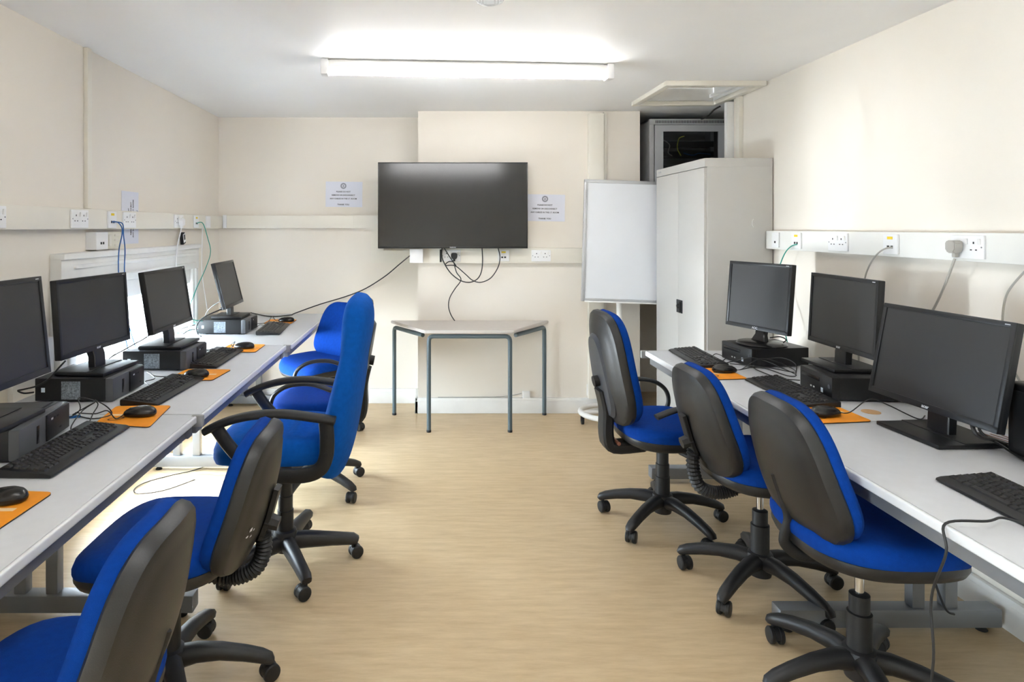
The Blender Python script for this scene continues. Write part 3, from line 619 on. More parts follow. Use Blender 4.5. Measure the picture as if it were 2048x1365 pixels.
def pc_side(label, loc, yaw, L=0.31, W=0.27, H=0.095, style=0):
    """flat desktop case, front facing local +x"""
    t = thing('desktop_computer', label, 'computer', loc, yaw, 'desktop computers')
    link('case', MB().box(-L / 2, L / 2 - 0.03, -W / 2, W / 2, 0.006, H, 0.003).mesh('case', 'pc_black'), t)
    fb = link('front_bezel', MB().box(L / 2 - 0.032, L / 2, -W / 2, W / 2, 0.004, H, 0.006).mesh('front_bezel', 'pc_grey' if style == 0 else 'pc_black'), t)
    if style == 0:
        link('port_panel', MB().box(L / 2 - 0.004, L / 2 + 0.006, 0.0, W / 2 - 0.006, 0.008, H - 0.004, 0.003).mesh('port_panel', 'pc_black'), fb)
        for i in range(4): link('port', MB().box(L / 2 + 0.0055, L / 2 + 0.0068, -0.006, 0.006, -0.003, 0.003).mesh('port', 'logo' if i == 0 else 'hole'), fb, T((0, 0.03 + i * 0.02, H - 0.022 if i < 3 else 0.03)))
        link('power_button', MB().box(L / 2 - 0.002, L / 2 + 0.002, -0.06, -0.045, 0.02, H - 0.02, 0.001).mesh('power_button', 'black_gloss'), fb)
        link('rating_sticker', MB().box(-0.05, 0.025, -W / 2 - 0.0008, -W / 2 + 0.001, 0.012, H - 0.012).mesh('rating_sticker', 'sticker'), t, label='grey printed rating sticker')
        link('small_sticker', MB().box(-L / 2 + 0.025, -L / 2 + 0.04, -W / 2 - 0.0008, -W / 2 + 0.001, 0.04, 0.058).mesh('small_sticker', 'sticker_white'), t)
        link('top_slot', MB().box(L / 2 - 0.05, L / 2 - 0.042, -W / 2 + 0.012, W / 2 - 0.012, H - 0.001, H + 0.0006).mesh('top_slot', 'hole'), t)
    else:
        link('disc_drive', MB().box(L / 2 - 0.002, L / 2 + 0.002, -0.105, 0.035, H - 0.036, H - 0.02, 0.001).mesh('disc_drive', 'black_gloss'), fb)
        link('badge', MB().lathe([(0.009, 0), (0.009, 0.001)], 16, M=T((L / 2, 0.105, 0.055)) @ RY(90)).mesh('badge', 'pc_grey'), fb)
        link('small_sticker', MB().box(L / 2 - 0.001, L / 2 + 0.0008, 0.045, 0.06, 0.02, 0.038).mesh('small_sticker', 'sticker_white'), fb)
        for i in range(2): link('port', MB().box(L / 2 - 0.001, L / 2 + 0.0012, -0.005, 0.005, 0.024, 0.03).mesh('port', 'logo'), fb, T((0, -0.01 - 0.022 * i, 0)))
    for (sx, sy) in ((1, 1), (1, -1), (-1, 1), (-1, -1)): link('rubber_foot', cached('pcf', lambda: MB().lathe([(0.01, 0), (0.01, 0.007)], 10).mesh('rubber_foot', 'black_plastic')), t, T((sx * (L / 2 - 0.05), sy * (W / 2 - 0.03), 0)))
    return t
KEYW = 0.0187
def key_layout():
    out = []
    rows = [(0.0, [1] * 1 + [-0.6] + [1] * 4 + [-0.4] + [1] * 4 + [-0.4] + [1] * 4), (1.35, [1] * 13 + [2]), (2.35, [1.5] + [1] * 12 + [1.5]), (3.35, [1.75] + [1] * 11 + [2.25]), (4.35, [2.25] + [1] * 10 + [2.75]), (5.35, [1.25, 1.25, 1.25, 6.25, 1.25, 1.25, 1.25, 1.25])]
    for r, ks in rows:
        x = 0
        for k_ in ks:
            if k_ < 0: x += -k_ + 0.0; continue
            out.append((x + k_ / 2, r + 0.5, k_)); x += k_
    for r in (0.0, 1.35, 2.35):
        for i in range(3): out.append((15.25 + i + 0.5, r + 0.5, 1))
    out.append((16.75, 4.85, 1))
    for i in range(3): out.append((15.25 + i + 0.5, 5.85, 1))
    for r in (1.35, 2.35, 3.35, 4.35):
        for i in range(4): out.append((18.5 + i + 0.5, r + 0.5, 1))
    out.append((19.5, 5.85, 2)); out.append((21.0, 5.85, 1))
    return out
LAY = key_layout()
def key_mesh(u):
    h = u * KEYW / 2 - 0.0013; k_ = KEYW / 2 - 0.0013
    vs = [(-k_, -h, 0), (k_, -h, 0), (k_, h, 0), (-k_, h, 0), (-k_ + 0.002, -h + 0.002, 0.006), (k_ - 0.003, -h + 0.002, 0.005), (k_ - 0.003, h - 0.002, 0.005), (-k_ + 0.002, h - 0.002, 0.006)]
    return MB().add(vs, [(3, 2, 1, 0), (4, 5, 6, 7), (0, 1, 5, 4), (1, 2, 6, 5), (2, 3, 7, 6), (3, 0, 4, 7)])
def keyboard(label, loc, yaw, single_keys, cable=None):
    """front (space bar) edge towards local +x, left end towards local -y ... length along y"""
    t = thing('keyboard', label, 'keyboard', loc, yaw, 'black keyboards')
    W, L = 0.155, 0.445
    def body():
        prof = [(-W / 2, 0.006), (-W / 2, 0.024), (-W / 2 + 0.006, 0.027), (W / 2 - 0.014, 0.0135), (W / 2 - 0.002, 0.009), (W / 2, 0.004), (W / 2 - 0.004, 0.001), (-W / 2 + 0.004, 0.001)]
        rs = []
        for y, s in ((-L / 2, 0.9), (-L / 2 + 0.006, 1.0), (L / 2 - 0.006, 1.0), (L / 2, 0.9)): rs.append([Vector((x * (1 - (1 - s) * 0.3), y, z * s)) for x, z in prof])
        return MB().rings(rs).mesh('body', 'bezel')
    link('body', cached('kb_body', body), t)
    def place(cx, cy):
        x = -W / 2 + 0.012 + cy * KEYW * 0.98; y = -L / 2 + 0.010 + cx * KEYW * 1.0
        z = 0.0262 - (x + W / 2 - 0.006) / (W - 0.02) * 0.0135
        return x, y, z
    sl = math.degrees(math.atan(0.0135 / (W - 0.02)))
    if single_keys:
        for cx, cy, u in LAY:
            x, y, z = place(cx, cy)
            link('key', cached('key%.2f' % u, lambda: key_mesh(u).mesh('key', 'key')), t, T((x, y, z)) @ RY(sl))
    else:
        def allk():
            mb = MB()
            for cx, cy, u in LAY:
                x, y, z = place(cx, cy); M = T((x, y, z)) @ RY(sl); k_ = key_mesh(u); mb.add([M @ Vector(v) for v in k_.v], k_.f)
            return mb.mesh('keys', 'key')
        link('keys', cached('allkeys', allk), t, kind='stuff')
    if cable: 
        Mi = (T(loc) @ RZ(yaw)).inverted()
        link('cable', MB().sweep([Mi @ p_ for p_ in spline(cable)], 0.0022, 6).mesh('cable', 'black_cable'), t)
    return t
def mouse(label, loc, yaw, cable=None):
    """nose towards local -x"""
    t = thing('mouse', label, 'mouse', loc, yaw, 'black computer mice')
    def body():
        ol = []
        for i in range(28):
            a = 2 * PI * i / 28; x = 0.058 * math.cos(a); y = 0.031 * math.sin(a) * (1 + 0.12 * math.cos(a)); ol.append((x, y))
        dz = lambda u, v: 0
        mb = MB(); rings = []
        for s, z in ((0.93, 0.002), (1.0, 0.006), (1.02, 0.013), (0.97, 0.021), (0.84, 0.029), (0.6, 0.035), (0.3, 0.038)):
            rings.append([Vector((u * s, v * s, z * (0.80 + 0.25 * (0.5 + u * s / 0.12) - 1.2 * max(0, -u * s - 0.02)))) for u, v in ol])
        mb.rings(rings); return mb.mesh('body', 'black_gloss', 60)
    b = link('body', cached('mouse_b', body), t)
    link('wheel', cached('mouse_w', lambda: MB().cyl((-0.032, -0.003, 0.022), (-0.032, 0.003, 0.022), 0.009, n=14).mesh('wheel', 'black_plastic')), t)
    if cable:
        Mi = (T(loc) @ RZ(yaw)).inverted()
        link('cable', MB().sweep([Mi @ p_ for p_ in spline(cable)], 0.0021, 6).mesh('cable', 'black_cable'), t)
    return t
def mouse_mat(label, corners, prints=True):
    cx = sum(c[0] for c in corners) / 4; cy = sum(c[1] for c in corners) / 4
    t = thing('mouse_mat', label, 'mouse mat', (cx, cy, ZD), 0, 'orange mouse mats')
    pts = [Vector((c[0] - cx, c[1] - cy, 0)) for c in corners]; poly = []
    for i in range(4):
        for q in arc(pts[i], pts[i - 1], pts[(i + 1) % 4], 0.018, 4): poly.append((q.x, q.y))
    link('base', MB().prism(poly, 0.0, 0.003).mesh('base', 'black_plastic'), t)
    link('surface', MB().prism([(x * 0.995, y * 0.995) for x, y in poly], 0.003, 0.0045).mesh('surface', 'orange'), t)
    if prints:
        d = (pts[1] - pts[0]).normalized(); n_ = Vector((-d.y, d.x, 0)); c = pts[0] * 0.25 + pts[1] * 0.25
        link('printed_stripe', MB().add([(q.x, q.y, 0.0047) for q in (pts[0] * 0.5 + pts[3] * 0.35, pts[0] * 0.42 + pts[3] * 0.43, pts[1] * 0.32 + pts[2] * 0.42, pts[1] * 0.40 + pts[2] * 0.34)], [(0, 1, 2, 3)]).mesh('printed_stripe', 'orange_print', recalc=False), t)
        e = ring_mesh(0.016, 0.02, 'print_dark'); q = pts[0] * 0.45 + pts[1] * 0.1 + pts[3] * 0.1
        link('printed_emblem', e, t, T((q.x, q.y, 0.0044)) @ RZ(30) @ Matrix.Diagonal((1.4, 0.9, 1, 1)))
    return t
ZD = 0.7245; ZP = ZD + 0.095
# left row
pc_side('black desktop computer lying flat at the near left edge', (-1.42, 2.02, ZD), 7, 0.38, 0.33, 0.095)
pc_side('black desktop computer under the left monitor that stands before the window jamb', (-1.413, 2.665, ZD), 0)
pc_side('black desktop computer under the monitor in the middle of the window', (-1.334, 3.22, ZD), 0)
pc_side('dark grey desktop computer on the far left corner desk', (-1.35, 4.265, ZD), 0)
monitor('wide black monitor cut by the left edge of the picture', (-1.35, 1.93, ZP + 0.001), 0, 0.54, 0.333, 0.10, 6, None, xo=0.04, base_size=(0.21, 0.27))
monitor('black monitor in front of the left jamb of the window', (-1.40, 2.69, ZP + 0.001), -5, 0.48, 0.31, 0.085, 4, 'acer', base_size=(0.21, 0.26))
monitor('black monitor in front of the middle of the window', (-1.325, 3.25, ZP + 0.001), 0, 0.50, 0.302, 0.09, 9, 'acer', xo=0.02, base_size=(0.21, 0.26))
monitor('black tilted monitor in the far left corner', (-1.335, 4.28, ZP + 0.001), 2, 0.43, 0.305, 0.075, 14, None, xo=0.025, base_size=(0.2, 0.22), neck_w=0.06)
DZ = Vector((0, 0, 1))
def dk(px, py, dz=0.004): return on_z(px, py, ZD + dz)
keyboard('black keyboard at the near left beside the largest left computer', (-1.118, 1.985, ZD), -1, True, [(-1.19, 2.12, ZD + 0.012), (-1.22, 2.17, ZD + 0.02), dk(165, 822, 0.02), dk(190, 805, 0.05), dk(145, 830, 0.01)])
keyboard('black keyboard on the left middle desk before the second computer', (-1.118, 2.695, ZD), -3, True, [(-1.2, 2.75, ZD + 0.01), dk(290, 764, 0.01), dk(310, 757, 0.02), dk(295, 745, 0.02)])
keyboard('black keyboard on the left middle desk before the third computer', (-1.123, 3.355, ZD), 0, False, [(-1.2, 3.45, ZD + 0.01), dk(430, 700, 0.01), dk(425, 698, 0.01), dk(408, 705, 0.01)])
keyboard('black keyboard on the far left corner desk', (-1.06, 4.325, ZD), 4, False, [(-1.13, 4.4, ZD + 0.01), dk(530, 652, 0.01), dk(520, 650, 0.01), dk(513, 655, 0.01)])
mouse_mat('orange mouse mat cut by the left edge of the picture', [(-1.21, 1.455), (-0.99, 1.445), (-0.983, 1.665), (-1.20, 1.68)])
mouse_mat('orange mouse mat bridging the two left desks', [(-1.182, 2.245), (-0.972, 2.207), (-1.004, 2.475), (-1.213, 2.465)])
mouse_mat('orange mouse mat on the left middle desk between two keyboards', [(-1.195, 2.895), (-0.986, 2.885), (-0.966, 3.10), (-1.187, 3.11)])
mouse_mat('orange mouse mat at the far end of the left middle desk', [(-1.18, 3.545), (-0.968, 3.535), (-0.971, 3.765), (-1.18, 3.765)])
mouse_mat('orange mouse mat on the far left corner desk', [(-1.2, 4.585), (-1.0, 4.575), (-0.998, 4.78), (-1.2, 4.79)])
ZM = ZD + 0.005
mouse('black mouse on the mat at the left edge of the picture', (-1.072, 1.60, ZM), 8)
mouse('black mouse on the mat bridging the two left desks', (-1.062, 2.335, ZM), 5, [(-1.115, 2.33, ZM + 0.01), dk(232, 838, 0.012), dk(215, 822, 0.03), dk(190, 828, 0.01), dk(150, 826, 0.02)])
mouse('black mouse on the left middle desk between two keyboards', (-1.08, 2.945, ZM), 0, [(-1.135, 2.945, ZM + 0.01), dk(352, 752, 0.012), dk(330, 754, 0.012), dk(308, 752, 0.02), dk(300, 745, 0.03)])
mouse('black mouse at the far end of the left middle desk', (-1.06, 3.635, ZM), 0, [(-1.115, 3.635, ZM + 0.01), dk(462, 690, 0.03), dk(470, 684, 0.06), dk(455, 700, 0.01), dk(410, 700, 0.01)])
mouse('black mouse on the far left corner desk', (-1.05, 4.66, ZM), 0, [(-1.105, 4.66, ZM + 0.01), dk(550, 640, 0.02), dk(544, 633, 0.06), dk(535, 645, 0.02), dk(515, 648, 0.02)])
# right row
pc_side('black desktop computer under the round based monitor by the metal cabinet', (1.72, 3.285, ZD), 188, style=1, W=0.25)
pc_side('black desktop computer under the middle monitor of the right row', (1.765, 2.655, ZD), 176, style=1, W=0.25)
monitor('square black monitor on a round base nearest the metal cabinet', (1.70, 3.27, ZP + 0.001), 180 + 17, 0.405, 0.345, 0.075, 5, 'AOC', True, xo=0.04)
monitor('black monitor in the middle of the right row', (1.77, 2.74, ZP + 0.001), 180 - 2, 0.47, 0.315, 0.075, 3, 'acer', xo=0.012, base_size=(0.21, 0.25))
monitor('large black monitor standing on the near right desk', (1.70, 2.125, ZD), 180 + 3, 0.51, 0.332, 0.088, 11, 'acer', xo=0.05, base_size=(0.24, 0.26), neck_w=0.085)
t = thing('desktop_computer', 'black upright computer cut by the right edge of the picture', 'computer', (1.88, 1.80, ZD), 0, 'desktop computers')
link('case', MB().box(-0.115, 0.09, -0.16, 0.155, 0.005, 0.228, 0.018, 3).mesh('case', 'pc_black'), t)
link('front_bezel', MB().box(-0.122, -0.11, -0.13, 0.125, 0.03, 0.205, 0.006).mesh('front_bezel', 'black_plastic'), t)
keyboard('black keyboard on the right desk end beside the metal cabinet', (1.405, 3.36, ZD), 180 - 3, False, [(1.48, 3.35, ZD + 0.012), dk(1432, 708, 0.03), dk(1450, 716, 0.02), dk(1446, 722, 0.01)])
keyboard('black keyboard between the two far right computers', (1.503, 2.67, ZD), 180, True, [(1.58, 2.7, ZD + 0.012), dk(1595, 770, 0.02), dk(1604, 775, 0.02), dk(1612, 785, 0.01)])
keyboard('black keyboard at the right edge of the picture', (1.455, 1.525, ZD), 178, True)
mouse_mat('orange mouse mat at the far end of the right desks', [(1.27, 2.895), (1.455, 2.915), (1.445, 3.13), (1.265, 3.13)])
mouse_mat('orange mouse mat on the joint of the two right desks', [(1.357, 2.247), (1.58, 2.275), (1.57, 2.50), (1.36, 2.48)])
mouse('black mouse at the far end of the right desks', (1.405, 3.04, ZM), 180, [(1.46, 3.04, ZM + 0.01), dk(1485, 738, 0.02), dk(1520, 718, 0.07), dk(1560, 726, 0.04), dk(1592, 745, 0.01), dk(1530, 735, 0.04), dk(1460, 728, 0.01)])
mouse('black mouse on the joint of the two right desks', (1.45, 2.335, ZM), 190, [(1.505, 2.345, ZM + 0.01), dk(1700, 825, 0.03), dk(1740, 798, 0.07), dk(1775, 810, 0.05), dk(1835, 838, 0.006), dk(1850, 832, 0.006)])

# ------------------------------------------------------------------ office chairs
def col(mb, prof, n=20): return mb.lathe(prof, n)
def leg_mesh(style):
    if style == 'straight': pts = [(0.02, 0, 0.098), (0.10, 0, 0.097), (0.20, 0, 0.090), (0.285, 0, 0.082), (0.303, 0, 0.074)]; sz = [(0.028, 0.034), (0.026, 0.032), (0.023, 0.026), (0.022, 0.022), (0.019, 0.016)]
    else: pts = [(0.02, 0, 0.115), (0.08, 0, 0.122), (0.15, 0, 0.115), (0.22, 0, 0.098), (0.27, 0, 0.082), (0.295, 0, 0.07), (0.303, 0, 0.06)]; sz = [(0.030, 0.03), (0.027, 0.026), (0.024, 0.022), (0.022, 0.020), (0.021, 0.018), (0.018, 0.016), (0.013, 0.010)]
    return MB().rsweep(pts, sz, (0, 0, 1), 0.5).mesh('base_leg', 'base_plastic', 50)
def caster_meshes():
    hood = MB().cyl((0, 0, 0.036), (0, 0, 0.075), 0.008, n=10)
    rs = []
    for y in (-0.008, 0.008): rs.append([Vector((0.012 + 0.026 * math.cos(a), y, 0.028 + 0.026 * math.sin(a))) for a in [R(-10 + 20 * i) for i in range(11)]])
    hood.rings(rs)
    wheel = MB().lathe([(0.012, -0.010), (0.024, -0.009), (0.0275, -0.005), (0.0275, 0.005), (0.024, 0.009), (0.008, 0.011)], 20, M=RX(90))
    return hood.mesh('caster', 'black_plastic'), wheel.mesh('caster_wheel', 'black_plastic')
def star_base(t, style, ang, zseat, chrome):
    link('base_hub', cached('hub', lambda: MB().lathe([(0.02, 0.055), (0.04, 0.06), (0.046, 0.09), (0.05, 0.13), (0.046, 0.145), (0.036, 0.15)], 24).mesh('base_hub', 'base_plastic')), t)
    hood, wheel = cached('caster', caster_meshes)
    lm = cached('leg' + style, lambda: leg_mesh(style))
    for k_ in range(5):
        a = ang + 72 * k_
        link('base_leg', lm, t, RZ(a))
        sw = (k_ * 137 + ang * 3) % 360
        c = link('caster', hood, t, T((0.285 * math.cos(R(a)), 0.285 * math.sin(R(a)), 0.0)) @ RZ(sw))
        for s in (-1, 1): link('caster_wheel', wheel, c, T((0.012, s * 0.0145, 0.0276)))
    if chrome:
        link('column_sleeve', cached('slv', lambda: MB().lathe([(0.034, 0.12), (0.034, 0.255), (0.028, 0.258), (0.028, 0.31), (0.02, 0.314)], 20).mesh('column_sleeve', 'black_plastic')), t)
        link('gas_lift', cached('gas%.2f' % zseat, lambda: MB().cyl((0, 0, 0.30), (0, 0, zseat), 0.0125, n=16).mesh('gas_lift', 'chrome')), t)
    else:
        link('column_sleeve', cached('slv2%.2f' % zseat, lambda: MB().lathe([(0.034, 0.12), (0.034, 0.23), (0.031, 0.232), (0.031, 0.29), (0.028, 0.292), (0.028, zseat)], 20).mesh('column_sleeve', 'black_plastic')), t)

def op_seat(t, z):
    """z = height of the seat rim bottom"""
    def cush():
        ol = super_outline(0.225, 0.235, 2.9, 44)
        ds = lambda u, v: -1.6 * max(0, u - 0.09) ** 2 + 0.012 * (v / 0.235) ** 2 + 0.010 * max(0, -u / 0.22) ** 2 - 0.010
        return MB().pad(ol, [(0.8, 0.0), (0.98, 0.0), (1.0, 0.012), (1.0, 0.028), (0.965, 0.046), (0.88, 0.056), (0.65, 0.060), (0.35, 0.060)], lambda u, v, w_: (u, v, w_ + 0.048), ds).mesh('seat_cushion', 'blue_fabric', 60)
    def shell():
        ol = super_outline(0.222, 0.232, 2.9, 44)
        ds = lambda u, v: -1.3 * max(0, u - 0.09) ** 2
        return MB().pad(ol, [(0.5, 0.0), (0.85, 0.002), (0.96, 0.014), (1.0, 0.034), (0.995, 0.050), (0.8, 0.050)], lambda u, v, w_: (u, v, w_), ds).mesh('seat_shell', 'charcoal_plastic', 60)
    link('seat_cushion', cached('opc', cush), t, T((0.01, 0, z)))
    link('seat_shell', cached('ops', shell), t, T((0.01, 0, z)))
    link('mechanism', cached('opm', lambda: MB().box(-0.13, 0.07, -0.06, 0.06, -0.035, 0.004, 0.008).mesh('mechanism', 'black_plastic')), t, T((0, 0, z)))
    link('lever', cached('opl', lambda: MB().sweep([(0.0, 0.05, -0.02), (0.01, 0.17, -0.024), (0.012, 0.235, -0.03)], [0.005, 0.005, 0.009], 8).mesh('lever', 'black_plastic')), t, T((0, 0, z)))
def op_back(t, kind, z0, h, lean, x0):
    half = h / 2
    a = R(lean)
    wd = 0.20
    ol = super_outline(wd, half, 3.2 if kind == 'mid' else 3.3, 56, -0.17 if kind == 'mid' else -0.12)
    def xf(u, v, w_):
        vv = v + half
        return (-math.sin(a) * vv + math.cos(a) * w_, u, math.cos(a) * vv + math.sin(a) * w_)
    def ds(u, v): return 0.9 * u * u - (0.030 * ((v + 0.3 * half) / half) ** 2 - 0.018)*(-0.6)
    key = kind
    def cush(): return MB().pad(ol, [(0.6, 0.0), (0.95, 0.0), (0.985, 0.006), (0.99, 0.024), (0.95, 0.040), (0.84, 0.049), (0.6, 0.053), (0.3, 0.053)], xf, ds).mesh('back_cushion', 'blue_fabric', 60)
    def shell(): return MB().pad(ol, [(0.8, 0.004), (0.98, 0.004), (1.01, -0.004), (1.01, -0.022), (0.975, -0.034), (0.90, -0.038), (0.82, -0.036), (0.76, -0.040), (0.5, -0.045), (0.25, -0.046)], xf, ds).mesh('back_shell', 'charcoal_plastic', 32)
    M = T((x0, 0, z0))
    link('back_cushion', cached(key + 'bc', cush), t, M)
    link('back_shell', cached(key + 'bs', shell), t, M)
    return lambda u, v, w_: M @ Vector(xf(u, v, w_))
def bellows(t, pts, r=0.026):
    P = spline(pts, 10); rad = [r if i % 2 else r * 0.78 for i in range(len(P))]
    link('bellows', MB().sweep(P, rad, 14, up=(0, 1, 0)).mesh('bellows', 'black_plastic', 20), t, label='ribbed black rubber bellows around the back bar')
def arm_c(t, z, s):
    """thin loop armrest: pad on top, curved strut sweeping down under the seat"""
    y = s * 0.275
    pts = spline([(-0.15, y, z + 0.19), (-0.05, y, z + 0.222), (0.06, y, z + 0.215), (0.135, y, z + 0.17), (0.155, y, z + 0.10), (0.12, y, z + 0.03), (0.06, y * 0.9, z - 0.012), (0.03, y * 0.45, z - 0.02)], 5)
    n_ = len(pts); sz = [(0.024 - 0.012 * min(1, max(0, (i / n_ - 0.3) / 0.2)), 0.011) for i in range(n_)]
    link('armrest', MB().rsweep(pts, sz, (0, 1, 0.0001), 0.5).mesh('armrest', 'black_plastic', 50) if False else MB().sweep(pts, [(0.011, q[0]) for q in sz], 10, up=(0, 1, 0)).mesh('armrest', 'black_plastic', 60), t)

def chair_mid(label, loc, yaw, base_ang, zs=0.42, bel=True, z0=0.485, x0=-0.15, scuffed=False, grp='blue task chairs'):
    t = thing('office_chair', label, 'office chair', loc, yaw, grp)
    star_base(t, 'arch', base_ang - yaw, zs, True)
    op_seat(t, zs)
    xf = op_back(t, 'mid', z0, 0.405, 17, x0)
    if bel:
        link('back_bar', MB().rsweep([xf(0, 0.03, -0.065), xf(0, -0.06, -0.066), xf(0, -0.13, -0.062)], [(0.024, 0.008)] * 3, (1, 0, 0)).mesh('back_bar', 'black_plastic'), t)
        q = xf(0, -0.115, -0.062)
        bellows(t, [q, (q.x - 0.002, 0, (q.z + zs - 0.02) / 2), (q.x + 0.02, 0, zs - 0.022), (q.x + 0.07, 0, zs - 0.05), (q.x + 0.12, 0, zs - 0.052), (-0.10, 0, zs - 0.04)])
    else:
        q = xf(0, -0.15, -0.045)
        link('back_bar', MB().sweep(spline([xf(0, -0.02, -0.045), q, (q.x - 0.012, 0, q.z - 0.06), (q.x - 0.008, 0, zs + 0.01), (q.x + 0.04, 0, zs - 0.025), (-0.10, 0, zs - 0.02)]), [(0.018, 0.009)] * 31, 10, up=(0, 1, 0)).mesh('back_bar', 'black_plastic'), t)
    if scuffed:
        for (u_, v_, sz_) in ((0.125, -0.05, 0.012), (0.14, -0.066, 0.009), (0.115, -0.074, 0.007), (0.106, -0.058, 0.006)):
            ol_ = [(sz_ * math.cos(2 * PI * i / 9) * random.uniform(0.5, 1.2), sz_ * 0.6 * math.sin(2 * PI * i / 9) * random.uniform(0.5, 1.2)) for i in range(9)]
            link('scuff', MB().add([xf(u_ + a_, v_ + b_, -0.0452 + 0.9 * (u_ + a_) ** 2 + 0.6 * (0.03 * ((v_ + b_ + 0.0608) / 0.2025) ** 2 - 0.018)) for a_, b_ in ol_], [tuple(range(9))]).mesh('scuff', 'paper', recalc=False), t)
    k0, k1 = xf(0.0, -0.075, -0.06), xf(0.0, -0.075, -0.10)
    if bel: link('back_knob', MB().cyl(k0, k1, 0.026, 0.022, 8).mesh('back_knob', 'black_plastic'), t)
    else: link('bolt_hole', MB().cyl(xf(0.0, -0.06, -0.05), xf(0.0, -0.06, -0.0475), 0.014, n=12).mesh('bolt_hole', 'hole'), t)
    return t
def chair_high(label, loc, yaw, base_ang, zs=0.405, grp='blue high backed task chairs'):
    t = thing('office_chair', label, 'office chair', loc, yaw, grp)
    star_base(t, 'arch', base_ang - yaw, zs, False)
    op_seat(t, zs)
    xf = op_back(t, 'high', zs + 0.10, 0.525, 11, -0.215)
    # raised spine panel of the back shell; lit look put in as paler grey
    ol = super_outline(0.105, 0.20, 3.2, 32, -0.25)
    link('spine_panel', cached('spn', lambda: MB().pad(ol, [(0.9, -0.03), (1.0, -0.04), (0.92, -0.056), (0.5, -0.060), (0.2, -0.061)], lambda u, v, w_: Vector(xf(u, v - 0.035, w_))).mesh('spine_panel', 'lit_plastic', 40)), t, label='raised panel of the back shell coloured paler grey as if lit')
    q = xf(0, -0.2, -0.05)
    link('back_bracket', MB().rsweep(spline([xf(0, -0.10, -0.052), q, (q.x + 0.0, 0, zs + 0.03), (q.x + 0.03, 0, zs - 0.025), (-0.10, 0, zs - 0.02)], 4), [(0.045, 0.026)] * 17, (1, 0, 0.3), 0.4).mesh('back_bracket', 'black_plastic'), t)
    link('bolt', MB().cyl((q.x + 0.045, -0.05, zs + 0.0), (q.x + 0.045, 0.05, zs + 0.0), 0.009, n=12).mesh('bolt', 'copper'), t)
    link('bolt_hole', MB().cyl(xf(-0.0, -0.14, -0.062), xf(0, -0.14, -0.0655), 0.018, n=14).mesh('bolt_hole', 'hole'), t)
    link('back_knob', MB().cyl(xf(0, -0.06, -0.05), xf(0, -0.06, -0.085), 0.026, 0.026, 14).mesh('back_knob', 'black_plastic'), t)
    for s in (-1, 1): arm_c(t, zs, s)
    return t
chair_high('blue high backed chair with loop arms in front of the flipchart', (1.112, 3.05, 0), 4, 6)
chair_mid('blue chair with ribbed bellows at the middle of the right desks', (1.294, 2.50, 0), 2, 2, zs=0.435, z0=0.485, x0=-0.18)
chair_mid('blue chair without bellows or arms at the near right desk', (1.30, 1.93, 0), 0, 43, zs=0.45, z0=0.515, x0=-0.155, bel=False)
chair_mid('blue chair cut by the bottom left corner of the picture', (-0.79, 1.30, 0), 180, 20, zs=0.395, z0=0.44, bel=False)
chair_mid('blue chair with ribbed bellows at the near left desk', (-0.79, 1.93, 0), 180, 13, zs=0.415, z0=0.43, x0=-0.20, scuffed=True)
chair_high('blue high backed chair with loop arms hidden behind the executive chair', (-0.64, 3.455, 0), 180, -34, zs=0.415)
chair_mid('blue chair half hidden at the far left corner desk', (-0.765, 4.36, 0), 228, 20, zs=0.43, z0=0.49)

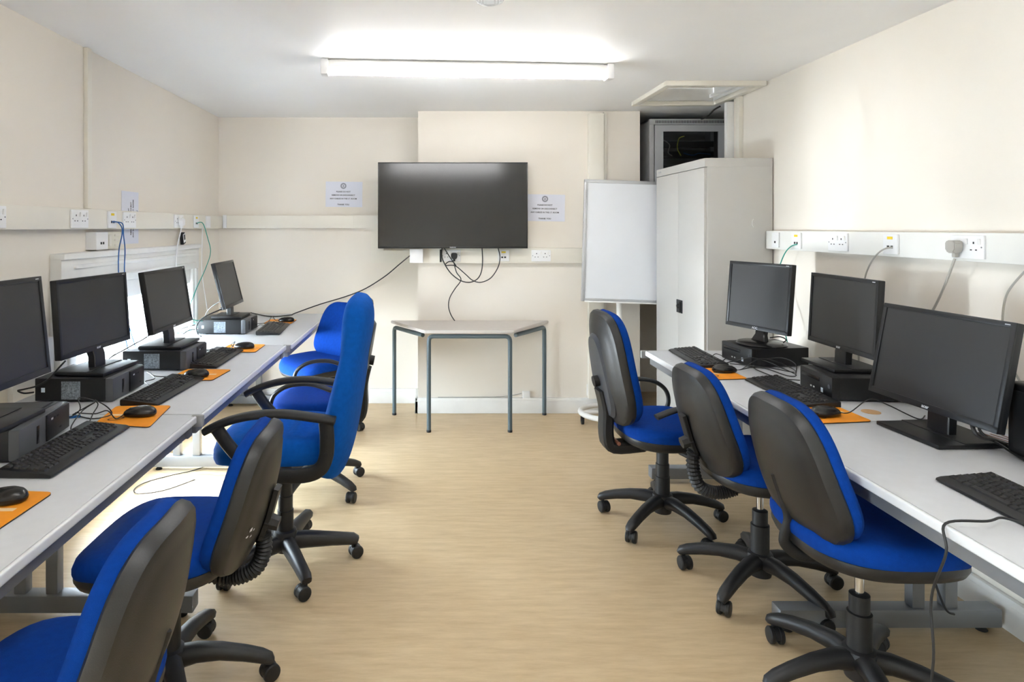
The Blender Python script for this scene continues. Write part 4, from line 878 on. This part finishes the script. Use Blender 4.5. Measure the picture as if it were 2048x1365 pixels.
def executive(label, loc, yaw, base_ang):
    t = thing('executive_chair', label, 'office chair', loc, yaw)
    zs = 0.50; zb_ = 0.43
    star_base(t, 'straight', base_ang - yaw, zs - 0.03, False)
    link('mechanism', MB().box(-0.12, 0.1, -0.09, 0.09, zs - 0.055, zs - 0.008, 0.008).mesh('mechanism', 'black_plastic'), t)
    ol = super_outline(0.25, 0.235, 3.4, 48)
    ds = lambda u, v: -1.5 * max(0, u - 0.12) ** 2 + 0.008 * math.cos(u * 75) * (1 if -0.2 < u < 0.14 else 0) * max(0, 1 - (v / 0.19) ** 2)
    link('seat_cushion', MB().pad(ol, [(0.8, 0.0), (0.97, 0.004), (1.0, 0.025), (1.0, 0.06), (0.96, 0.085), (0.88, 0.096)] + [(0.8 - 0.06 * i, 0.1) for i in range(13)], lambda u, v, w_: (u + 0.02, v, w_ + zs - 0.01), ds).mesh('seat_cushion', 'blue_exec', 60), t)
    # tall padded back: stacked rounded sections leaning backwards
    rings = []
    H = 0.74
    prof = [(0.0, 0.13, 0.045), (0.015, 0.17, 0.065), (0.06, 0.20, 0.078), (0.16, 0.225, 0.082), (0.28, 0.235, 0.074), (0.40, 0.225, 0.066), (0.48, 0.205, 0.060), (0.54, 0.19, 0.066), (0.62, 0.185, 0.072), (0.68, 0.17, 0.066), (0.715, 0.14, 0.05), (0.733, 0.09, 0.03)]
    for v, hw, th in prof:
        a = R(11); cx = -0.195 - math.sin(a) * v + 0.05 * max(0, (v - 0.45)) - 0.06 * (v / H) * (1 - v / H); cz = zb_ - 0.015 + math.cos(a) * v
        rg = []
        for k_ in range(32):
            an = 2 * PI * k_ / 32; c, s_ = math.cos(an), math.sin(an)
            x = th * math.copysign(abs(c) ** 0.75, c); y = hw * math.copysign(abs(s_) ** 0.6, s_)
            rg.append(Vector((cx + x * 0.8 + (0.35 * y * y), y, cz + x * math.sin(a))))
        rings.append(rg)
    P = list(zip(*rings)); dense = [spline(list(c), 4) for c in P]
    rings = [[dense[k_][i] for k_ in range(len(dense))] for i in range(len(dense[0]))]
    link('back_cushion', MB().rings(rings).mesh('back_cushion', 'blue_exec', 70), t)
    for s in (-1, 1):
        y = s * 0.272
        pad_ = spline([(-0.25, y, zs + 0.185), (-0.17, y, zs + 0.198), (-0.05, y, zs + 0.212), (0.07, y, zs + 0.205), (0.17, y, zs + 0.18), (0.245, y, zs + 0.145)], 4)
        link('armrest', MB().rsweep(pad_, [(0.027, 0.013)] * len(pad_), (0, 0, 1), 0.6).mesh('armrest', 'black_plastic', 60), t)
        st = spline([(-0.215, y, zs + 0.18), (-0.22, y, zs + 0.11), (-0.215, y, zs + 0.045), (-0.19, y, zs + 0.0), (-0.13, y, zs - 0.022), (-0.02, y * 0.98, zs - 0.026), (0.08, y * 0.98, zs - 0.024)], 4)
        link('arm_support', MB().rsweep(st, [(0.014, 0.027)] * len(st), (1, 0, 1), 0.5).mesh('arm_support', 'black_plastic', 60), t)
        fr = spline([(0.20, y, zs + 0.158), (0.16, y, zs + 0.10), (0.11, y, zs + 0.04), (0.07, y * 0.98, zs - 0.024)], 4)
        link('arm_support', MB().rsweep(fr, [(0.013, 0.024)] * len(fr), (1, 0, 0), 0.5).mesh('arm_support', 'black_plastic', 60), t)
        for (bx_, bz_) in ((-0.218, 0.13), (-0.218, 0.06), (-0.07, -0.024)):
            link('bolt', MB().cyl((bx_, y + s * 0.012, zs + bz_), (bx_, y + s * 0.0155, zs + bz_), 0.009, n=12).mesh('bolt', 'hole'), t)
    return t
executive('tall blue executive chair with black arms at the left middle desk', (-0.61, 2.69, 0), 180, 10)

# ------------------------------------------------------------------ cables
def cable(label, pts, m, r=0.003, cat='cable', name='cable'):
    return single(name, MB().sweep(spline(pts, 7), r, 7), m, label, cat, angle=80)
xc = XTL + 0.02
yb = yl(222)
cable('dark blue cable hanging from the left data outlet, left of the pair', [(XTL + 0.006, yb - 0.01, zl - 0.012), (XTL + 0.03, yb + 0.015, zl - 0.015), (XTL + 0.035, yb + 0.05, zl - 0.06), on_x(238, 500, XTL + 0.035), on_x(237, 545, XTL + 0.02), (XTL + 0.01, yl(237), 0.95), (XTL + 0.05, yl(240), 0.74)], 'blue_cable')
cable('dark blue cable hanging from the left data outlet, right of the pair', [(XTL + 0.006, yb + 0.012, zl - 0.012), (XTL + 0.035, yb + 0.05, zl - 0.02), on_x(247, 470, XTL + 0.04), on_x(250, 500, XTL + 0.03), on_x(249, 545, XTL + 0.02), (XTL + 0.01, yl(249), 0.95), (XTL + 0.06, yl(252), 0.74)], 'blue_cable')
cable('white cable hanging from the white plug over the window', [(XTL + 0.022, yl(356), zl - 0.045), on_x(354, 500, XTL + 0.022), on_x(353, 540, XTL + 0.022), (XTL + 0.02, yl(352), 1.0)], 'white_cable', 0.004)
yg = yl(391)
cable('green network cable curving down from the left trunking to the desk', [(XTL + 0.006, yg, zl - 0.012), (XTL + 0.04, yg + 0.03, zl - 0.01), on_x(415, 475, XTL + 0.08), on_x(421, 505, XTL + 0.10), on_x(410, 540, XTL + 0.12), on_x(390, 585, XTL + 0.14), on_x(378, 635, XTL + 0.16), (XTL + 0.2, 4.3, 0.78), (-1.52, 4.22, 0.75)], 'green_cable')
cable('white cable hanging down the wall right of the window', [(XTL + 0.004, yl(404), 1.413), on_x(404, 500, XTL + 0.01), on_x(404, 545, XTL + 0.02), on_x(410, 590, XTL + 0.03), on_x(418, 632, XTL + 0.05), (-1.6, 4.75, 0.73)], 'white_cable')
cable('long black cable running along the back wall up to the television', [(-1.45, 4.5, 0.74), on_z(480, 624, ZD + 0.004), (-1.25, 4.95, ZD + 0.004), (-1.1, 5.02, ZD + 0.004), at(590, 627, 5.05), at(640, 609, 5.10), at(690, 594, 5.12), at(730, 578, 5.12), at(770, 553, 5.08), at(800, 528, 5.0), at(822, 510, YTB - 0.03)], 'black_cable', 0.0045)
cable('black power cable looping from the far left monitor to the desk', [at(456, 612, 4.25), at(440, 620, 4.16), at(415, 631, 4.1), at(400, 641, 4.08), at(393, 655, 4.06), at(396, 669, 4.06), on_z(402, 673, ZD + 0.005)], 'black_cable', 0.0045)
cable('thin dark cable from the back of the far left monitor', [at(452, 598, 4.3), at(432, 608, 4.32), at(418, 619, 4.35), at(411, 632, 4.38), at(414, 645, 4.42)], 'black_cable', 0.003)
single('cable_ferrite', MB().cyl(at(450, 614.5, 4.21), at(441, 619, 4.165), 0.009, n=10), 'black_plastic', 'black ferrite lump on the far left monitor cable', 'ferrite')
cable('black cable drooping from the third left monitor behind its computer', [at(306, 666, 3.05), at(285, 680, 3.05), at(270, 688, 3.05), at(245, 702, 3.04), at(222, 715, 3.02), at(210, 730, 3.0)], 'black_cable', 0.003)
cable('black cable looping from the second left monitor beside its computer', [at(131, 722, 2.46), at(118, 736, 2.46), at(98, 758, 2.47), at(75, 772, 2.48), at(48, 779, 2.49), at(36, 782, 2.5), at(48, 787, 2.5), at(68, 785, 2.51)], 'black_cable', 0.0035)
cable('tangled black lead beside the near left computer', [on_z(135, 838, ZD + 0.01), on_z(160, 820, ZD + 0.05), on_z(158, 796, ZD + 0.06), on_z(195, 806, ZD + 0.03), on_z(185, 830, ZD + 0.01), on_z(176, 852, ZD + 0.01)], 'black_cable', 0.0022)
cable('thin black lead snaking over the near left desk edge', [on_z(148, 830, ZD + 0.004), on_z(185, 838, ZD + 0.004), on_z(222, 830, ZD + 0.006), on_z(215, 815, ZD + 0.008), on_z(190, 800, ZD + 0.02)], 'black_cable', 0.0022)
single('usb_stick', MB().box(-0.02, 0.02, -0.007, 0.007, 0, 0.008, 0.002, M=T(on_z(149, 836, ZD)) @ RZ(25)), 'blue_cable', 'small blue memory stick lying beside the near left computer', 'memory stick')
cable('bunched teal and grey leads on the far left desk by the window', [on_z(402, 668, ZD + 0.004), on_z(385, 655, ZD + 0.03), on_z(372, 652, ZD + 0.02), on_z(385, 646, ZD + 0.02), on_z(396, 655, ZD + 0.02), on_z(370, 664, ZD + 0.005), on_z(352, 667, ZD + 0.005)], 'green_cable', 0.0025)
cable('dark leads bunched on the far left desk beside the computer', [on_z(398, 660, ZD + 0.006), on_z(380, 660, ZD + 0.02), on_z(366, 668, ZD + 0.005), on_z(360, 660, ZD + 0.01), on_z(390, 650, ZD + 0.03)], 'black_cable', 0.003)
yt = YTB - 0.03
def tv(px, py, d=0.0): return at(px, py, yt - d)
cable('black loop cable hanging under the left half of the television', [tv(884, 496, -0.02), tv(884, 515), tv(893, 535), tv(905, 550), tv(922, 562), tv(940, 565), tv(955, 558), tv(963, 543), tv(965, 520), tv(964, 496, -0.02)], 'black_cable', 0.0042)
cable('black loop cable hanging under the right half of the television', [tv(888, 496, -0.02), tv(900, 515), tv(912, 532), tv(906, 524, 0.004), tv(897, 524, 0.008), tv(891, 531, 0.008), tv(910, 532, 0.01), tv(930, 548), tv(945, 561), tv(962, 565), tv(982, 556), tv(996, 535), tv(1000, 515), tv(996, 496, -0.02)], 'black_cable', 0.0038)
cable('thin black cable trailing from the television cables down to the trapezoid table', [tv(908, 527), tv(913, 545), tv(922, 560), at(910, 578, 4.82), at(900, 595, 4.82), at(897, 612, 4.82), at(901, 628, 4.82), at(908, 640, 4.83), (at(910, 645, 4.83).x, 4.83, 0.714)], 'black_cable', 0.0038)
cable('slim grey lead along the top of the chimney breast skirting', [(0.06, YF - 0.012, 0.122), (0.3, YF - 0.012, 0.121), (0.5, YF - 0.012, 0.124), (0.62, YF - 0.012, 0.135), (0.70, YF - 0.008, 0.15)], 'grey_cable', 0.003)
y1 = yr(1595)
cable('green network cable dropping from the right trunking behind the square monitor', [on_x(1595, 489, XTR - 0.008), on_x(1584, 492, XTR - 0.02), on_x(1573, 502, XTR - 0.025), on_x(1565, 517, XTR - 0.025), on_x(1559, 535, XTR - 0.025), on_x(1555, 560, XTR - 0.025), (XTR - 0.04, 3.55, 0.95), (XTR - 0.07, 3.4, 0.745), (1.93, 3.14, ZD + 0.01), (1.89, 3.0, ZD + 0.02), (1.93, 2.96, ZD + 0.01), (1.95, 3.1, ZD + 0.01)], 'green_cable')
y2 = yr(1784)
cable('grey network cable dropping behind the middle right monitor', [on_x(1786, 495, XTR - 0.008), on_x(1772, 497, XTR - 0.025), on_x(1757, 506, XTR - 0.03), on_x(1744, 522, XTR - 0.03), on_x(1734, 542, XTR - 0.03), on_x(1728, 565, XTR - 0.03), (XTR - 0.04, 2.92, 1.0), (XTR - 0.06, 2.88, 0.73)], 'grey_cable', 0.0035)
cable('grey mains cable dropping behind the large near right monitor', [(XTR - 0.024, yr(1938) + 0.035, zr - 0.045), on_x(1905, 530, XTR - 0.03), on_x(1890, 570, XTR - 0.02), on_x(1870, 613, XTR - 0.01), (XTR - 0.02, 2.6, 0.95), (XTR - 0.05, 2.58, 0.73)], 'grey_cable', 0.0045)
cable('grey cable arching down at the right edge of the picture', [on_x(2075, 520, XTR), on_x(2048, 545, XTR - 0.01), on_x(2022, 575, XTR - 0.02), on_x(2010, 600, XTR - 0.02), on_x(2005, 640, XTR - 0.02), on_x(2006, 690, XTR - 0.03), on_x(2018, 725, XTR - 0.04), on_x(2036, 757, XTR - 0.05), (1.93, 1.94, ZD + 0.004)], 'grey_cable', 0.0035)
cable('black monitor cable curling behind the round monitor base', [at(1540, 676, 3.2), at(1560, 674, 3.2), at(1572, 680, 3.2), at(1566, 686, 3.2)], 'black_cable', 0.003)
cable('black tangled lead across the far right desk, upper strand', [dk(1446, 728), dk(1470, 722, 0.03), dk(1500, 716, 0.07), dk(1530, 722, 0.06), dk(1560, 735, 0.04), dk(1592, 750, 0.01), dk(1575, 752, 0.004), dk(1520, 735, 0.03), dk(1480, 740, 0.01)], 'black_cable', 0.0024)
cable('black tangled lead across the far right desk, lower strand', [dk(1600, 761), dk(1560, 757), dk(1525, 745), dk(1507, 735, 0.01), dk(1515, 723, 0.03), dk(1560, 716, 0.06), dk(1590, 728, 0.05), dk(1592, 748, 0.01)], 'black_cable', 0.0024)
cable('thick black cables running from the near right monitor to its computer', [(1.74, 2.06, 0.85), on_z(1950, 866, ZD + 0.07), on_z(1985, 880, ZD + 0.03), on_z(2015, 893, ZD + 0.008), on_z(2060, 915, ZD + 0.008)], 'black_cable', 0.006)
cable('thin black cable beside the thick monitor cables', [(1.76, 2.04, 0.83), on_z(1960, 862, ZD + 0.05), on_z(2000, 890, ZD + 0.02), on_z(2050, 922, ZD + 0.005)], 'black_cable', 0.004)
cable('black lead hanging over the front edge of the near right desk', [(1.375, 1.42, ZD + 0.018), on_z(2010, 1037, ZD + 0.012), on_z(1975, 1043, ZD + 0.02), (1.195, 1.478, ZD + 0.008), (1.182, 1.46, ZD - 0.05), (1.18, 1.50, 0.55), (1.185, 1.50, 0.42), (1.20, 1.52, 0.25), (1.28, 1.50, 0.08), (1.40, 1.46, 0.006), (1.55, 1.42, 0.005)], 'black_cable', 0.003)
cable('black lead under the near right desk hanging to the foot bar', [(1.70, 2.20, 0.66), (1.70, 2.20, 0.40), (1.72, 2.19, 0.25), (1.76, 2.18, 0.12), (1.80, 2.19, 0.09)], 'black_cable', 0.004)
cable('dark lead looped on the floor under the left middle desk', [on_z(420, 930, 0.006), on_z(385, 942, 0.006), on_z(340, 952, 0.006), on_z(290, 966, 0.006), on_z(268, 980, 0.006), on_z(280, 988, 0.006), on_z(330, 981, 0.006), on_z(390, 960, 0.006)], 'black_cable', 0.003)
p = on_z(1935, 862, ZD)
t = thing('paper_sheet', 'white printed sheet lying behind the large near right monitor', 'paper', (1.86, 2.08, ZD), 8)
link('sheet', MB().box(-0.09, 0.09, -0.12, 0.12, 0, 0.0008).mesh('sheet', 'paper'), t)
for i in range(6): link('printed_line', MB().box(-0.06 + i * 0.022, -0.052 + i * 0.022, -0.09, 0.08 - 0.02 * (i % 3), 0.0008, 0.0011).mesh('printed_line', 'copper'), t)
